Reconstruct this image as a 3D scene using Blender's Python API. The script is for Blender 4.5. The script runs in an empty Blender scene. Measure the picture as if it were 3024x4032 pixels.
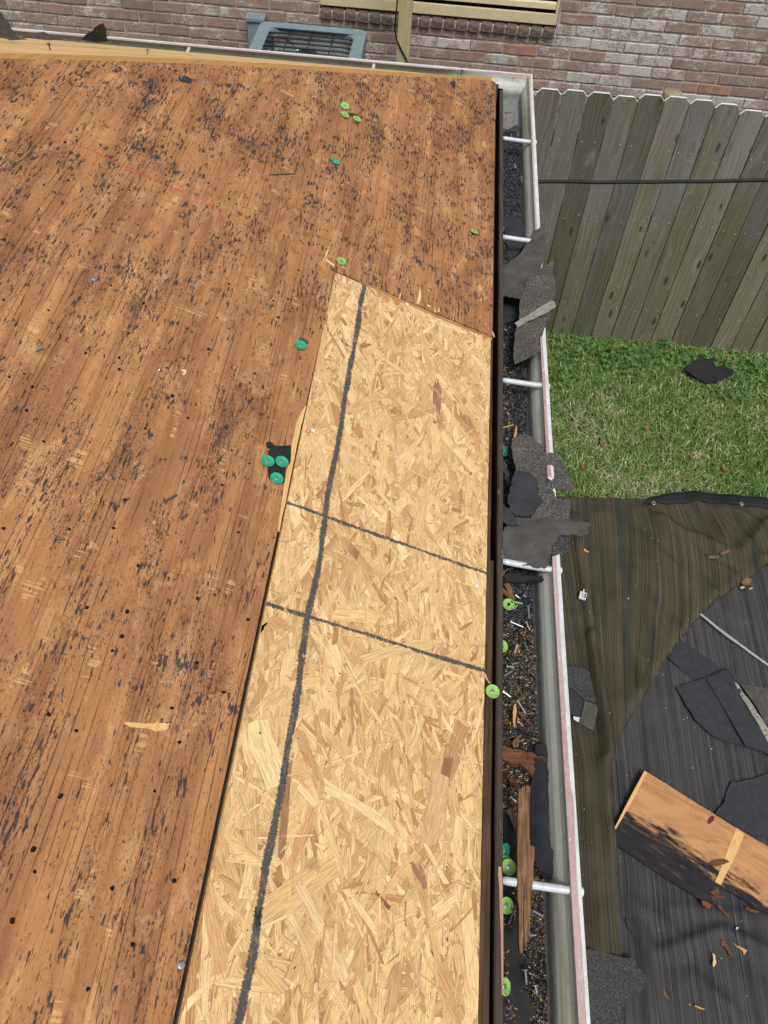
import bpy, bmesh, math, random
import numpy as np
from mathutils import Vector, Matrix, noise as mnoise

random.seed(7); rng = np.random.default_rng(7)
scene = bpy.context.scene
COL = scene.collection

# ------------------------------------------------------------------ camera
CAMZ = 3.97                                    # metres above the lawn
FPX = 3222.0                                   # focal length in pixels of the 3024 x 4032 frame
RM = np.array([[0.9949181, 0.09899014, -0.01841019],
               [0.08948675, -0.78552148, 0.61233007],
               [0.04615304, -0.61086574, -0.79038784]])
TH = 0.38257                                   # roof pitch
HN = 1.17                                      # camera distance from the roof plane
cam = bpy.data.cameras.new('camera'); cam_o = bpy.data.objects.new('camera', cam); COL.objects.link(cam_o)
cam.sensor_fit = 'VERTICAL'; cam.sensor_height = 24.0; cam.lens = FPX / 4032 * 24.0
cam.clip_start = 0.02; cam.clip_end = 500
m = Matrix.Identity(4)
for r in range(3):
    m[r][0] = RM[r, 0]; m[r][1] = -RM[r, 1]; m[r][2] = -RM[r, 2]
m[2][3] = CAMZ
cam_o.matrix_world = m
scene.camera = cam_o
scene.render.resolution_x = 768; scene.render.resolution_y = 1024

# ------------------------------------------------------------------ world, sun, exposure (bright overcast)
SUN_EL, SUN_AZ = math.radians(60), math.radians(165)       # azimuth measured from +Y towards +X
world = bpy.data.worlds.new('World'); scene.world = world; world.use_nodes = True
wt = world.node_tree; wt.nodes.clear()
sky = wt.nodes.new('ShaderNodeTexSky'); sky.sky_type = 'NISHITA'; sky.sun_disc = False
sky.sun_elevation = SUN_EL; sky.sun_rotation = SUN_AZ
sky.air_density = 1.0; sky.dust_density = 6.0; sky.ozone_density = 1.0
hs = wt.nodes.new('ShaderNodeHueSaturation'); hs.inputs['Saturation'].default_value = 0.22
bg = wt.nodes.new('ShaderNodeBackground'); bg.inputs[1].default_value = 0.095
wo = wt.nodes.new('ShaderNodeOutputWorld')
wt.links.new(sky.outputs[0], hs.inputs['Color']); wt.links.new(hs.outputs[0], bg.inputs[0]); wt.links.new(bg.outputs[0], wo.inputs[0])
sun = bpy.data.lights.new('sun', 'SUN'); sun.energy = 1.5; sun.angle = math.radians(14); sun.color = (1.0, 0.98, 0.95)
sun_o = bpy.data.objects.new('sun', sun); COL.objects.link(sun_o)
sd = Vector((math.sin(SUN_AZ) * math.cos(SUN_EL), math.cos(SUN_AZ) * math.cos(SUN_EL), math.sin(SUN_EL)))
sun_o.rotation_euler = sd.to_track_quat('Z', 'Y').to_euler(); sun_o.location = (0, 0, 12)
vs = scene.view_settings
vs.view_transform = 'Standard'; vs.look = 'None'; vs.exposure = 0.43; vs.gamma = 1.0; vs.use_curve_mapping = False
scene.render.engine = 'CYCLES'

# ------------------------------------------------------------------ picture geometry helpers
D = 1.8228                                     # my 1659-px overview to full-size pixels
def ray(x, y):
    return RM @ np.array([x - 1512.0, y - 2016.0, FPX])
def at_z(x, y, z):                             # point where a pixel's ray meets the level z (world, ground = 0)
    r = ray(x, y); t = (z - CAMZ) / r[2]; return Vector((r[0] * t, r[1] * t, z))
def at_y(x, y, Y):
    r = ray(x, y); t = Y / r[1]; return Vector((r[0] * t, Y, CAMZ + r[2] * t))
def at_plane(x, y, p0, n):
    r = Vector(ray(x, y)); c = Vector((0, 0, CAMZ)); t = (p0 - c).dot(n) / r.dot(n); return c + r * t
def project(P):
    q = RM.T @ np.array([P[0], P[1], P[2] - CAMZ]); return q[0] / q[2] * FPX + 1512, q[1] / q[2] * FPX + 2016
def crop(x0, y0, s):
    return lambda pts: [(x0 + p[0] * s, y0 + p[1] * s) for p in pts]
N_ = Vector((math.sin(TH), 0, math.cos(TH))); S_ = Vector((math.cos(TH), 0, -math.sin(TH)))
DO = Vector((0, 0, CAMZ - HN / math.cos(TH)))  # roof frame: u down the slope, v along the eave, w off the deck
ROOF = Matrix(((S_.x, 0, N_.x, DO.x), (0, 1, 0, DO.y), (S_.z, 0, N_.z, DO.z), (0, 0, 0, 1)))
ROOFI = ROOF.inverted()
def duv(x, y, w=0.0):                          # full-size pixel to roof coordinates on the deck
    return ROOFI @ at_plane(x, y, DO + N_ * w, N_)
def dD(x, y, w=0.0): return duv(x * D, y * D, w)

# ------------------------------------------------------------------ mesh helpers
def link(o, parent=None):
    COL.objects.link(o)
    if parent: o.parent = parent
    return o
def tag(o, label=None, cat=None, group=None, kind=None):
    if label: o['label'] = label
    if cat: o['category'] = cat
    if group: o['group'] = group
    if kind: o['kind'] = kind
    return o
def empty(name, loc=(0, 0, 0)):
    o = bpy.data.objects.new(name, None); o.location = loc; o.empty_display_size = 0.05
    return link(o)
def mesh_obj(name, verts, faces, mat, parent=None, smooth=False):
    me = bpy.data.meshes.new(name); me.from_pydata([tuple(v) for v in verts], [], faces); me.update()
    for mm in (mat if isinstance(mat, (list, tuple)) else [mat]): me.materials.append(mm)
    if smooth:
        for p in me.polygons: p.use_smooth = True
    return link(bpy.data.objects.new(name, me), parent)
def bm_obj(name, bm, mat, parent=None, smooth=False):
    me = bpy.data.meshes.new(name); bm.normal_update(); bm.to_mesh(me); bm.free()
    for mm in (mat if isinstance(mat, (list, tuple)) else [mat]): me.materials.append(mm)
    if smooth:
        for p in me.polygons: p.use_smooth = True
    return link(bpy.data.objects.new(name, me), parent)
def box_vf(x0, x1, y0, y1, z0, z1):
    v = [(x0, y0, z0), (x1, y0, z0), (x1, y1, z0), (x0, y1, z0), (x0, y0, z1), (x1, y0, z1), (x1, y1, z1), (x0, y1, z1)]
    f = [(3, 2, 1, 0), (4, 5, 6, 7), (0, 1, 5, 4), (1, 2, 6, 5), (2, 3, 7, 6), (3, 0, 4, 7)]
    return v, f
def box(name, b, mat, parent=None, bevel=0.0, wob=0.0):
    bm = bmesh.new(); v, f = box_vf(*b)
    vs_ = [bm.verts.new(p) for p in v]
    for q in f: bm.faces.new([vs_[i] for i in q])
    if bevel: bmesh.ops.bevel(bm, geom=bm.edges[:], offset=bevel, segments=2, affect='EDGES', profile=0.6)
    if wob:
        for q in bm.verts: q.co += Vector([random.uniform(-wob, wob) for _ in range(3)])
    return bm_obj(name, bm, mat, parent)
def ragged(pts, amp, depth=3, closed=True):
    for _ in range(depth):
        out = []; n = len(pts)
        for i in range(n if closed else n - 1):
            a = Vector(pts[i]); b = Vector(pts[(i + 1) % n]); d = b - a; L = d.length
            out.append(a)
            if L > amp * 1.2:
                perp = Vector((-d.y, d.x, 0)) / max(L, 1e-9)
                out.append((a + b) / 2 + perp * random.uniform(-amp, amp) * 0.5)
        if not closed: out.append(Vector(pts[-1]))
        pts = out; amp *= 0.55
    return pts
def slab(name, pts, thick, mat, parent=None, n=None, bend=None, cell=0.02, rough=0.0, depth=2, smooth=False):
    """closed thin piece: outline pts (3D, about planar), thickened downwards along n, optionally bent: bend(p)->dz along n"""
    pts = [Vector(p) for p in pts]
    if n is None:
        n = Vector((0, 0, 0))
        for i in range(len(pts)):
            a, b = pts[i], pts[(i + 1) % len(pts)]
            n += Vector(((a.y - b.y) * (a.z + b.z), (a.z - b.z) * (a.x + b.x), (a.x - b.x) * (a.y + b.y)))
        n.normalize()
        if n.z < 0: n = -n
    c = sum(pts, Vector()) / len(pts)
    ax = n.orthogonal().normalized(); ay = n.cross(ax)
    M4 = Matrix((ax, ay, n)).transposed().to_4x4(); M4.translation = c
    loc = [M4.inverted() @ p for p in pts]
    if rough: loc = ragged(loc, rough, depth)
    bm = bmesh.new()
    vs_ = [bm.verts.new(p) for p in loc]
    try: bm.faces.new(vs_)
    except ValueError: pass
    if bend or cell:
        lo = [min(p[i] for p in loc) for i in range(2)]; hi = [max(p[i] for p in loc) for i in range(2)]
        for i in range(2):
            k = lo[i] + cell
            while k < hi[i] and (hi[i] - lo[i]) / cell < 60:
                co = Vector((0, 0, 0)); co[i] = k; no = Vector((0, 0, 0)); no[i] = 1
                bmesh.ops.bisect_plane(bm, geom=bm.verts[:] + bm.edges[:] + bm.faces[:], plane_co=co, plane_no=no); k += cell
    bm.normal_update()
    for f in bm.faces:
        if f.normal.z < 0: f.normal_flip()
    ret = bmesh.ops.extrude_face_region(bm, geom=bm.faces[:])
    low = set(v for v in ret['geom'] if isinstance(v, bmesh.types.BMVert))
    for v in low: v.co.z -= thick
    bm.normal_update()
    if bend:
        for v in bm.verts: v.co.z += bend(M4 @ Vector((v.co.x, v.co.y, 0)))
    bmesh.ops.recalc_face_normals(bm, faces=bm.faces[:])
    bmesh.ops.transform(bm, matrix=M4, verts=bm.verts[:])
    return bm_obj(name, bm, mat, parent, smooth)
def curl(amp, freq, seed):
    o = Vector((seed * 3.7, seed * 1.3, seed * 7.1))
    return lambda p: amp * mnoise.noise(p * freq + o)
def tube(name, path, rad, mat, parent=None, seg=10, cap=True):
    path = [Vector(p) for p in path]; rads = rad if isinstance(rad, (list, tuple)) else [rad] * len(path)
    V = []; F = []
    for i, p in enumerate(path):
        t = (path[min(i + 1, len(path) - 1)] - path[max(i - 1, 0)]).normalized()
        a = t.orthogonal().normalized() if i == 0 else (a - t * a.dot(t)).normalized()
        b = t.cross(a)
        for k in range(seg):
            q = 2 * math.pi * k / seg; V.append(p + (a * math.cos(q) + b * math.sin(q)) * rads[i])
    for i in range(len(path) - 1):
        for k in range(seg):
            F.append((i * seg + k, i * seg + (k + 1) % seg, (i + 1) * seg + (k + 1) % seg, (i + 1) * seg + k))
    if cap:
        F.append(tuple(range(seg - 1, -1, -1))); F.append(tuple((len(path) - 1) * seg + k for k in range(seg)))
    return mesh_obj(name, V, F, mat, parent, smooth=False if seg < 6 else True)
def lathe(prof, seg=24):
    V = []; F = []
    for r, z in prof:
        for k in range(seg):
            q = 2 * math.pi * k / seg; V.append((r * math.cos(q), r * math.sin(q), z))
    for i in range(len(prof) - 1):
        for k in range(seg):
            F.append((i * seg + k, i * seg + (k + 1) % seg, (i + 1) * seg + (k + 1) % seg, (i + 1) * seg + k))
    return V, F
def color_attr(me, cols):
    ca = me.color_attributes.new('Col', 'FLOAT_COLOR', 'POINT')
    ca.data.foreach_set('color', np.asarray(cols, dtype=np.float32).ravel())
def np_mesh(name, V, F, mat, parent=None, cols=None, smooth=False):
    """V (n,3), F (m,k) constant polygon size"""
    me = bpy.data.meshes.new(name); V = np.asarray(V, np.float32); F = np.asarray(F, np.int32); k = F.shape[1]
    me.vertices.add(len(V)); me.vertices.foreach_set('co', V.ravel())
    me.loops.add(F.size); me.loops.foreach_set('vertex_index', F.ravel())
    me.polygons.add(len(F)); me.polygons.foreach_set('loop_start', np.arange(0, F.size, k, dtype=np.int32))
    me.update(calc_edges=True); me.materials.append(mat)
    if cols is not None: color_attr(me, cols)
    if smooth: me.polygons.foreach_set('use_smooth', np.ones(len(F), bool))
    return link(bpy.data.objects.new(name, me), parent)

# ------------------------------------------------------------------ material helper
class Mat:
    def __init__(self, name, rough=0.8, metal=0.0, spec=0.3):
        self.m = bpy.data.materials.new(name); self.m.use_nodes = True; self.t = self.m.node_tree
        self.b = self.t.nodes['Principled BSDF']
        self.b.inputs['Roughness'].default_value = rough; self.b.inputs['Metallic'].default_value = metal
        self.b.inputs['Specular IOR Level'].default_value = spec
        self.tc = self.t.nodes.new('ShaderNodeTexCoord'); self.obj = self.tc.outputs['Object']; self.uv = self.tc.outputs['UV']
        self.info = self.t.nodes.new('ShaderNodeObjectInfo'); self.rand = self.info.outputs['Random']
    def put(self, sock, v):
        if isinstance(v, bpy.types.NodeSocket): self.t.links.new(v, sock)
        elif isinstance(v, (tuple, list)) and len(v) == 3 and sock.type == 'RGBA': sock.default_value = (*v, 1)
        else: sock.default_value = v
    def map(self, vec, scale=(1, 1, 1), loc=(0, 0, 0), rot=(0, 0, 0)):
        n = self.t.nodes.new('ShaderNodeMapping'); self.put(n.inputs['Vector'], vec); self.put(n.inputs['Location'], loc)
        n.inputs['Rotation'].default_value = rot; n.inputs['Scale'].default_value = scale; return n.outputs[0]
    def add(self, a, b):
        n = self.t.nodes.new('ShaderNodeVectorMath'); n.operation = 'ADD'; self.put(n.inputs[0], a); self.put(n.inputs[1], b); return n.outputs[0]
    def vscale(self, a, s):
        n = self.t.nodes.new('ShaderNodeVectorMath'); n.operation = 'SCALE'; self.put(n.inputs[0], a); self.put(n.inputs['Scale'], s); return n.outputs[0]
    def noise(self, vec, scale=1.0, detail=3, rough=0.55, dist=0.0, color=False):
        n = self.t.nodes.new('ShaderNodeTexNoise'); self.put(n.inputs['Vector'], vec)
        n.inputs['Scale'].default_value = scale; n.inputs['Detail'].default_value = detail
        n.inputs['Roughness'].default_value = rough; n.inputs['Distortion'].default_value = dist
        return n.outputs['Color' if color else 'Fac']
    def voro(self, vec, scale=1.0, feature='F1', out='Distance', rand=1.0):
        n = self.t.nodes.new('ShaderNodeTexVoronoi'); n.feature = feature; self.put(n.inputs['Vector'], vec)
        n.inputs['Scale'].default_value = scale; n.inputs['Randomness'].default_value = rand; return n.outputs[out]
    def math(self, op, a, b=0.0, clamp=False):
        n = self.t.nodes.new('ShaderNodeMath'); n.operation = op; n.use_clamp = clamp
        self.put(n.inputs[0], a); self.put(n.inputs[1], b); return n.outputs[0]
    def step(self, v, lo, hi):                 # smooth threshold
        n = self.t.nodes.new('ShaderNodeMapRange'); n.interpolation_type = 'SMOOTHSTEP'; self.put(n.inputs['Value'], v)
        n.inputs['From Min'].default_value = lo; n.inputs['From Max'].default_value = hi; return n.outputs[0]
    def ramp(self, v, stops, interp='LINEAR'):
        n = self.t.nodes.new('ShaderNodeValToRGB'); e = n.color_ramp; e.interpolation = interp
        while len(e.elements) < len(stops): e.elements.new(0.5)
        for el, (p, c) in zip(e.elements, stops): el.position = p; el.color = (*c, 1)
        self.put(n.inputs[0], v); return n.outputs[0]
    def mix(self, a, b, f, mode='MIX'):
        n = self.t.nodes.new('ShaderNodeMix'); n.data_type = 'RGBA'; n.blend_type = mode
        self.put(n.inputs[0], f); self.put(n.inputs[6], a); self.put(n.inputs[7], b); return n.outputs[2]
    def sep(self, vec):
        n = self.t.nodes.new('ShaderNodeSeparateXYZ'); self.put(n.inputs[0], vec); return n.outputs
    def comb(self, x, y, z):
        n = self.t.nodes.new('ShaderNodeCombineXYZ'); self.put(n.inputs[0], x); self.put(n.inputs[1], y); self.put(n.inputs[2], z); return n.outputs[0]
    def attr(self, name='Col'):
        n = self.t.nodes.new('ShaderNodeVertexColor'); n.layer_name = name; return n.outputs[0]
    def color(self, c): self.put(self.b.inputs['Base Color'], c); return self
    def rough(self, r): self.put(self.b.inputs['Roughness'], r); return self
    def bump(self, h, strength=0.5, dist=0.002):
        n = self.t.nodes.new('ShaderNodeBump'); n.inputs['Strength'].default_value = strength; n.inputs['Distance'].default_value = dist
        self.put(n.inputs['Height'], h); self.t.links.new(n.outputs[0], self.b.inputs['Normal']); return self

def simple(name, c, rough=0.7, metal=0.0, var=0.25, scale=60, spec=0.3, bump=0.0, bd=0.001):
    M = Mat(name, rough, metal, spec)
    n = M.noise(M.obj, scale, 4, 0.6)
    dark = tuple(x * (1 - var) for x in c); lite = tuple(min(1, x * (1 + var)) for x in c)
    M.color(M.ramp(n, [(0.3, dark), (0.7, lite)]))
    if bump: M.bump(n, bump, bd)
    return M.m
# ------------------------------------------------------------------ materials
def mat_ply_old():
    M = Mat('old_plywood', 0.85, spec=0.2); o = M.obj
    warp = M.vscale(M.noise(M.map(o, (3, 1.2, 1)), 1, 2, color=True), 0.02)
    o = M.add(o, warp)
    band = M.noise(M.map(o, (46, 1.1, 1)), 1, 4, 0.6)
    blot = M.noise(M.map(o, (11, 2.6, 1), (3, 1, 0)), 1, 6, 0.68, 0.4)
    c = M.ramp(band, [(0.3, (0.31, 0.145, 0.060)), (0.5, (0.365, 0.180, 0.076)), (0.7, (0.415, 0.214, 0.094))])
    c = M.mix(c, (0.245, 0.105, 0.050), M.math('MULTIPLY', M.step(blot, 0.47, 0.57), 0.6))
    blot2 = M.noise(M.map(o, (15, 7, 1), (8, 4, 0)), 1, 6, 0.72, 0.6)
    c = M.mix(c, (0.52, 0.305, 0.14), M.math('MULTIPLY', M.step(blot2, 0.53, 0.64), 0.55))
    strk = M.noise(M.map(o, (26, 0.5, 1), (2, 2, 0)), 1, 4, 0.65)
    c = M.mix(c, M.mix((0.86, 0.81, 0.78), (1.16, 1.16, 1.15), M.step(strk, 0.30, 0.70)), 1.0, 'MULTIPLY')
    fine = M.noise(M.map(o, (520, 22, 1)), 1, 3, 0.6)
    c = M.mix(c, M.mix((0.76, 0.76, 0.76), (1.2, 1.19, 1.17), fine), 1.0, 'MULTIPLY')
    grit = M.noise(M.map(o, (700, 420, 1)), 1, 2, 0.6)
    c = M.mix(c, M.mix((0.72, 0.7, 0.68), (1.25, 1.25, 1.25), grit), 1.0, 'MULTIPLY')
    fk = M.noise(M.map(o, (330, 95, 1), (2, 6, 0)), 1, 3, 0.6)
    c = M.mix(c, (0.12, 0.058, 0.036), M.math('MULTIPLY', M.step(fk, 0.60, 0.67), 0.62))
    # lathe checks along the grain
    xo = M.sep(o)
    q = M.math('ADD', M.math('MULTIPLY', xo[0], 105.0), M.math('MULTIPLY', M.noise(M.map(o, (9, 0.7, 1), (6, 3, 0)), 1, 3, 0.5), 7.0))
    fr = M.math('ABSOLUTE', M.math('SUBTRACT', M.math('FRACT', q), 0.5))
    idn = M.noise(M.comb(M.math('MULTIPLY', M.math('FLOOR', q), 3.7), M.math('MULTIPLY', xo[1], 4.5), 0.0), 1, 3, 0.6)
    ckm = M.step(M.noise(M.map(o, (13, 1.6, 1), (5, 2, 0)), 1, 3), 0.40, 0.52)
    line = M.math('MULTIPLY', M.math('MULTIPLY', M.math('SUBTRACT', 1.0, M.step(fr, 0.035, 0.085)), M.step(idn, 0.44, 0.54)), ckm)
    c = M.mix(c, (0.075, 0.034, 0.022), M.math('MULTIPLY', line, 0.8))
    # pale cross scrapes where the felt was torn off
    scr = M.noise(M.map(o, (13, 240, 1)), 1, 3, 0.5)
    scm = M.step(M.noise(M.map(o, (24, 12, 1), (7, 7, 0)), 1, 2), 0.62, 0.69)
    c = M.mix(c, (0.66, 0.41, 0.19), M.math('MULTIPLY', M.math('MULTIPLY', M.step(scr, 0.5, 0.56), scm), 0.55))
    # black felt residue, combed along the grain
    r1 = M.noise(M.map(o, (215, 42, 1)), 1, 5, 0.6)
    mk = M.noise(M.map(o, (13, 4.2, 1), (1, 9, 0)), 1, 4, 0.6)
    mk2 = M.noise(M.map(o, (34, 22, 1), (4, 2, 0)), 1, 3, 0.6)
    val = M.math('ADD', r1, M.math('ADD', M.math('MULTIPLY', M.math('SUBTRACT', mk, 0.5), 0.36), M.math('MULTIPLY', M.math('SUBTRACT', mk2, 0.5), 0.45)))
    val = M.math('ADD', val, M.math('MULTIPLY', M.step(M.sep(o)[1], 0.9, 2.2), 0.045))
    res = M.step(val, 0.602, 0.634)
    sm1 = M.noise(M.map(o, (95, 13, 1), (9, 3, 0)), 1, 4, 0.65)
    smear = M.step(M.math('ADD', sm1, M.math('MULTIPLY', M.math('SUBTRACT', mk, 0.5), 0.7)), 0.56, 0.70)
    c = M.mix(c, (0.045, 0.036, 0.032), M.math('MULTIPLY', M.math('MULTIPLY', smear, M.step(grit, 0.3, 0.6)), 0.45))
    sp = M.noise(M.map(o, (430, 150, 1)), 1, 3, 0.6)
    sv = M.step(M.math('ADD', sp, M.math('MULTIPLY', M.math('SUBTRACT', mk, 0.5), 0.45)), 0.595, 0.645)
    blk = M.math('MAXIMUM', res, M.math('MULTIPLY', sv, 0.8))
    blk = M.math('MULTIPLY', blk, 0.9)
    c = M.mix(c, M.mix((0.014, 0.015, 0.017), (0.044, 0.045, 0.048), grit), blk)
    # red chalk snap lines (run down the slope at fixed v)
    xyz = M.sep(M.obj)
    wob = M.math('MULTIPLY', M.math('SUBTRACT', M.noise(M.map(M.obj, (3, 1, 1)), 1, 2), 0.5), 0.012)
    brk = M.step(M.noise(M.map(M.obj, (60, 300, 1)), 1, 3), 0.40, 0.55)
    for v0, sl, u0, u1, a in CHALK:
        d = M.math('ABSOLUTE', M.math('SUBTRACT', M.math('SUBTRACT', xyz[1], M.math('MULTIPLY', xyz[0], sl)), M.math('ADD', wob, v0)))
        k = M.math('SUBTRACT', 1.0, M.step(d, 0.0010, 0.0034))
        k = M.math('MULTIPLY', k, M.math('MULTIPLY', M.step(xyz[0], u0, u0 + 0.12), M.math('SUBTRACT', 1.0, M.step(xyz[0], u1 - 0.1, u1))))
        c = M.mix(c, (0.5, 0.055, 0.02), M.math('MULTIPLY', M.math('MULTIPLY', k, brk), a))
    M.color(c)
    h = M.math('SUBTRACT', M.math('ADD', M.math('MULTIPLY', fine, 0.5), M.math('MULTIPLY', blk, 0.35)), M.math('MULTIPLY', line, 0.9))
    M.bump(h, 0.55, 0.0012); return M.m
_p = [dD(105, 285), dD(480, 450), dD(690, 549)]
_sl = (_p[2].y - _p[0].y) / (_p[2].x - _p[0].x)
CHALK = [(_p[0].y - _sl * _p[0].x, _sl, _p[0].x - 0.05, _p[1].x + 0.08, 0.95), (_p[2].y - _sl * _p[2].x + 0.004, _sl, _p[1].x, _p[2].x + 0.06, 0.55)]
PLY = mat_ply_old()

def mat_pale(name, base=((0.62, 0.40, 0.17), (0.74, 0.53, 0.26)), sx=(1, 1, 1), dark=0.2, spec=0.25):
    M = Mat(name, 0.75, spec=spec); o = M.map(M.obj, sx)
    n = M.noise(o, 1, 5, 0.6, 0.3); c = M.ramp(n, [(0.3, base[0]), (0.7, base[1])])
    f = M.noise(M.map(o, (0.9, 6, 6)), 1, 3, 0.6)
    c = M.mix(c, (0.28, 0.15, 0.06), M.math('MULTIPLY', M.step(f, 0.60, 0.72), dark))
    M.color(c).bump(f, 0.3, 0.0008); return M.m
HIPM = mat_pale('new_sheathing', ((0.52, 0.32, 0.13), (0.70, 0.48, 0.225)), (2.2, 11, 11), 0.8)
EDGEP = mat_pale('plywood_edge', ((0.34, 0.17, 0.06), (0.50, 0.29, 0.11)), (8, 8, 300), 0.5)
TORN = mat_pale('torn_pale_wood', ((0.52, 0.30, 0.11), (0.68, 0.45, 0.20)), (180, 14, 60), 0.5)
CUTE = mat_pale('cut_plywood_edge', ((0.26, 0.13, 0.05), (0.46, 0.26, 0.10)), (30, 200, 300), 0.5)

def mat_osb():
    M = Mat('osb_strand', 0.8, spec=0.22); col = M.attr()
    g = M.noise(M.map(M.uv, (28, 620, 1)), 1, 4, 0.65)
    c = M.mix(col, M.mix((0.62, 0.55, 0.47), (1.16, 1.14, 1.08), M.step(g, 0.28, 0.68)), 1.0, 'MULTIPLY')
    sp = M.noise(M.map(M.obj, (760, 420, 1)), 1, 2, 0.6)
    c = M.mix(c, M.mix(c, (0.20, 0.10, 0.05), 0.75), M.math('MULTIPLY', M.step(sp, 0.60, 0.70), 0.75))
    xyz = M.sep(M.obj)
    dk = M.noise(M.map(M.obj, (150, 110, 1)), 1, 2, 0.5)
    c = M.mix(c, (0.045, 0.018, 0.014), M.step(dk, 0.725, 0.745))
    jag = M.noise(M.map(M.obj, (90, 300, 1)), 1, 4, 0.65); jag2 = M.noise(M.map(M.obj, (300, 90, 1)), 1, 3, 0.6)
    slow = M.noise(M.map(M.obj, (4, 4, 1)), 1, 2)
    wvar = M.noise(M.map(M.obj, (14, 14, 1), (5, 1, 0)), 1, 3)
    pres = M.step(M.noise(M.map(M.obj, (60, 60, 1)), 1, 3), 0.22, 0.46)
    ink = None
    for ax, pts, hw in MARKS:
        a, b = pts
        if ax == 'v':          # runs along the eave: u as function of v
            t = (b[0] - a[0]) / (b[1] - a[1]); e = M.math('SUBTRACT', xyz[0], M.math('ADD', a[0] - t * a[1], M.math('MULTIPLY', xyz[1], t))); j = jag
            e = M.math('ADD', e, M.math('MULTIPLY', M.math('SUBTRACT', slow, 0.5), 0.026))
        else:
            t = (b[1] - a[1]) / (b[0] - a[0]); e = M.math('SUBTRACT', xyz[1], M.math('ADD', a[1] - t * a[0], M.math('MULTIPLY', xyz[0], t))); j = jag2
            e = M.math('ADD', e, M.math('MULTIPLY', M.math('SUBTRACT', slow, 0.5), 0.006))
        e = M.math('ADD', M.math('ABSOLUTE', e), M.math('MULTIPLY', M.math('SUBTRACT', j, 0.5), 0.011))
        e = M.math('ADD', e, M.math('MULTIPLY', M.math('SUBTRACT', wvar, 0.5), 0.009))
        k = M.math('SUBTRACT', 1.0, M.step(e, hw - 0.0009, hw + 0.0012))
        ink = k if ink is None else M.math('MAXIMUM', ink, k)
    gr = M.noise(M.map(M.obj, (600, 600, 1)), 1, 2)
    ink = M.math('MULTIPLY', ink, M.math('ADD', 0.70, M.math('MULTIPLY', pres, 0.28)))
    c = M.mix(c, M.mix((0.030, 0.031, 0.030), (0.085, 0.087, 0.082), gr), ink)
    M.color(c).bump(g, 0.35, 0.0006); return M.m
MARKS = [('v', [tuple(dD(787, 620))[:2], tuple(dD(700, 1110))[:2]], 0.0052), ('v', [tuple(dD(700, 1110))[:2], tuple(dD(560, 1900))[:2]], 0.0056),
         ('u', [tuple(dD(627, 1086))[:2], tuple(dD(1044, 1235))[:2]], 0.0034), ('u', [tuple(dD(583, 1304))[:2], tuple(dD(1044, 1447))[:2]], 0.0034)]
# one bent line: average the two slightly different headings instead of crossing them
MARKS[0] = ('v', [tuple(dD(786, 620))[:2], tuple(dD(522, 2205))[:2]], 0.0054); MARKS.pop(1)
OSB = mat_osb()
STRAND_SHADE = simple('strand_edge_shade', (0.30, 0.18, 0.09), 0.9, var=0.3, scale=80)  # brown that stands in for the shadow gaps around the strands
OSBC = simple('osb_core', (0.42, 0.24, 0.10), 0.85, var=0.4, scale=220, bump=0.5)

def mat_dark_wood(name, a, b, sx, blot=0.5):
    M = Mat(name, 0.85, spec=0.2); n = M.noise(M.map(M.obj, sx), 1, 5, 0.65)
    c = M.ramp(n, [(0.3, a), (0.7, b)])
    q = M.noise(M.map(M.obj, (60, 22, 60)), 1, 4, 0.65)
    c = M.mix(c, (0.25, 0.22, 0.17), M.math('MULTIPLY', M.step(q, 0.66, 0.72), blot))
    M.color(c).bump(n, 0.5, 0.0012); return M.m
FASC = mat_dark_wood('dark_fascia', (0.030, 0.024, 0.020), (0.085, 0.063, 0.048), (160, 4, 90), 0.55)
SUBF = mat_dark_wood('rotted_subfascia', (0.018, 0.013, 0.010), (0.11, 0.065, 0.034), (220, 7, 160), 0.25)
ROT = mat_dark_wood('rotted_wood', (0.055, 0.028, 0.016), (0.24, 0.13, 0.066), (240, 8, 240), 0.1)
ROTX = mat_dark_wood('rotted_bark', (0.05, 0.022, 0.012), (0.20, 0.085, 0.042), (14, 260, 260), 0.05)
PINKW = mat_dark_wood('split_pink_wood', (0.28, 0.16, 0.11), (0.42, 0.26, 0.19), (200, 6, 200), 0.1)

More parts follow.
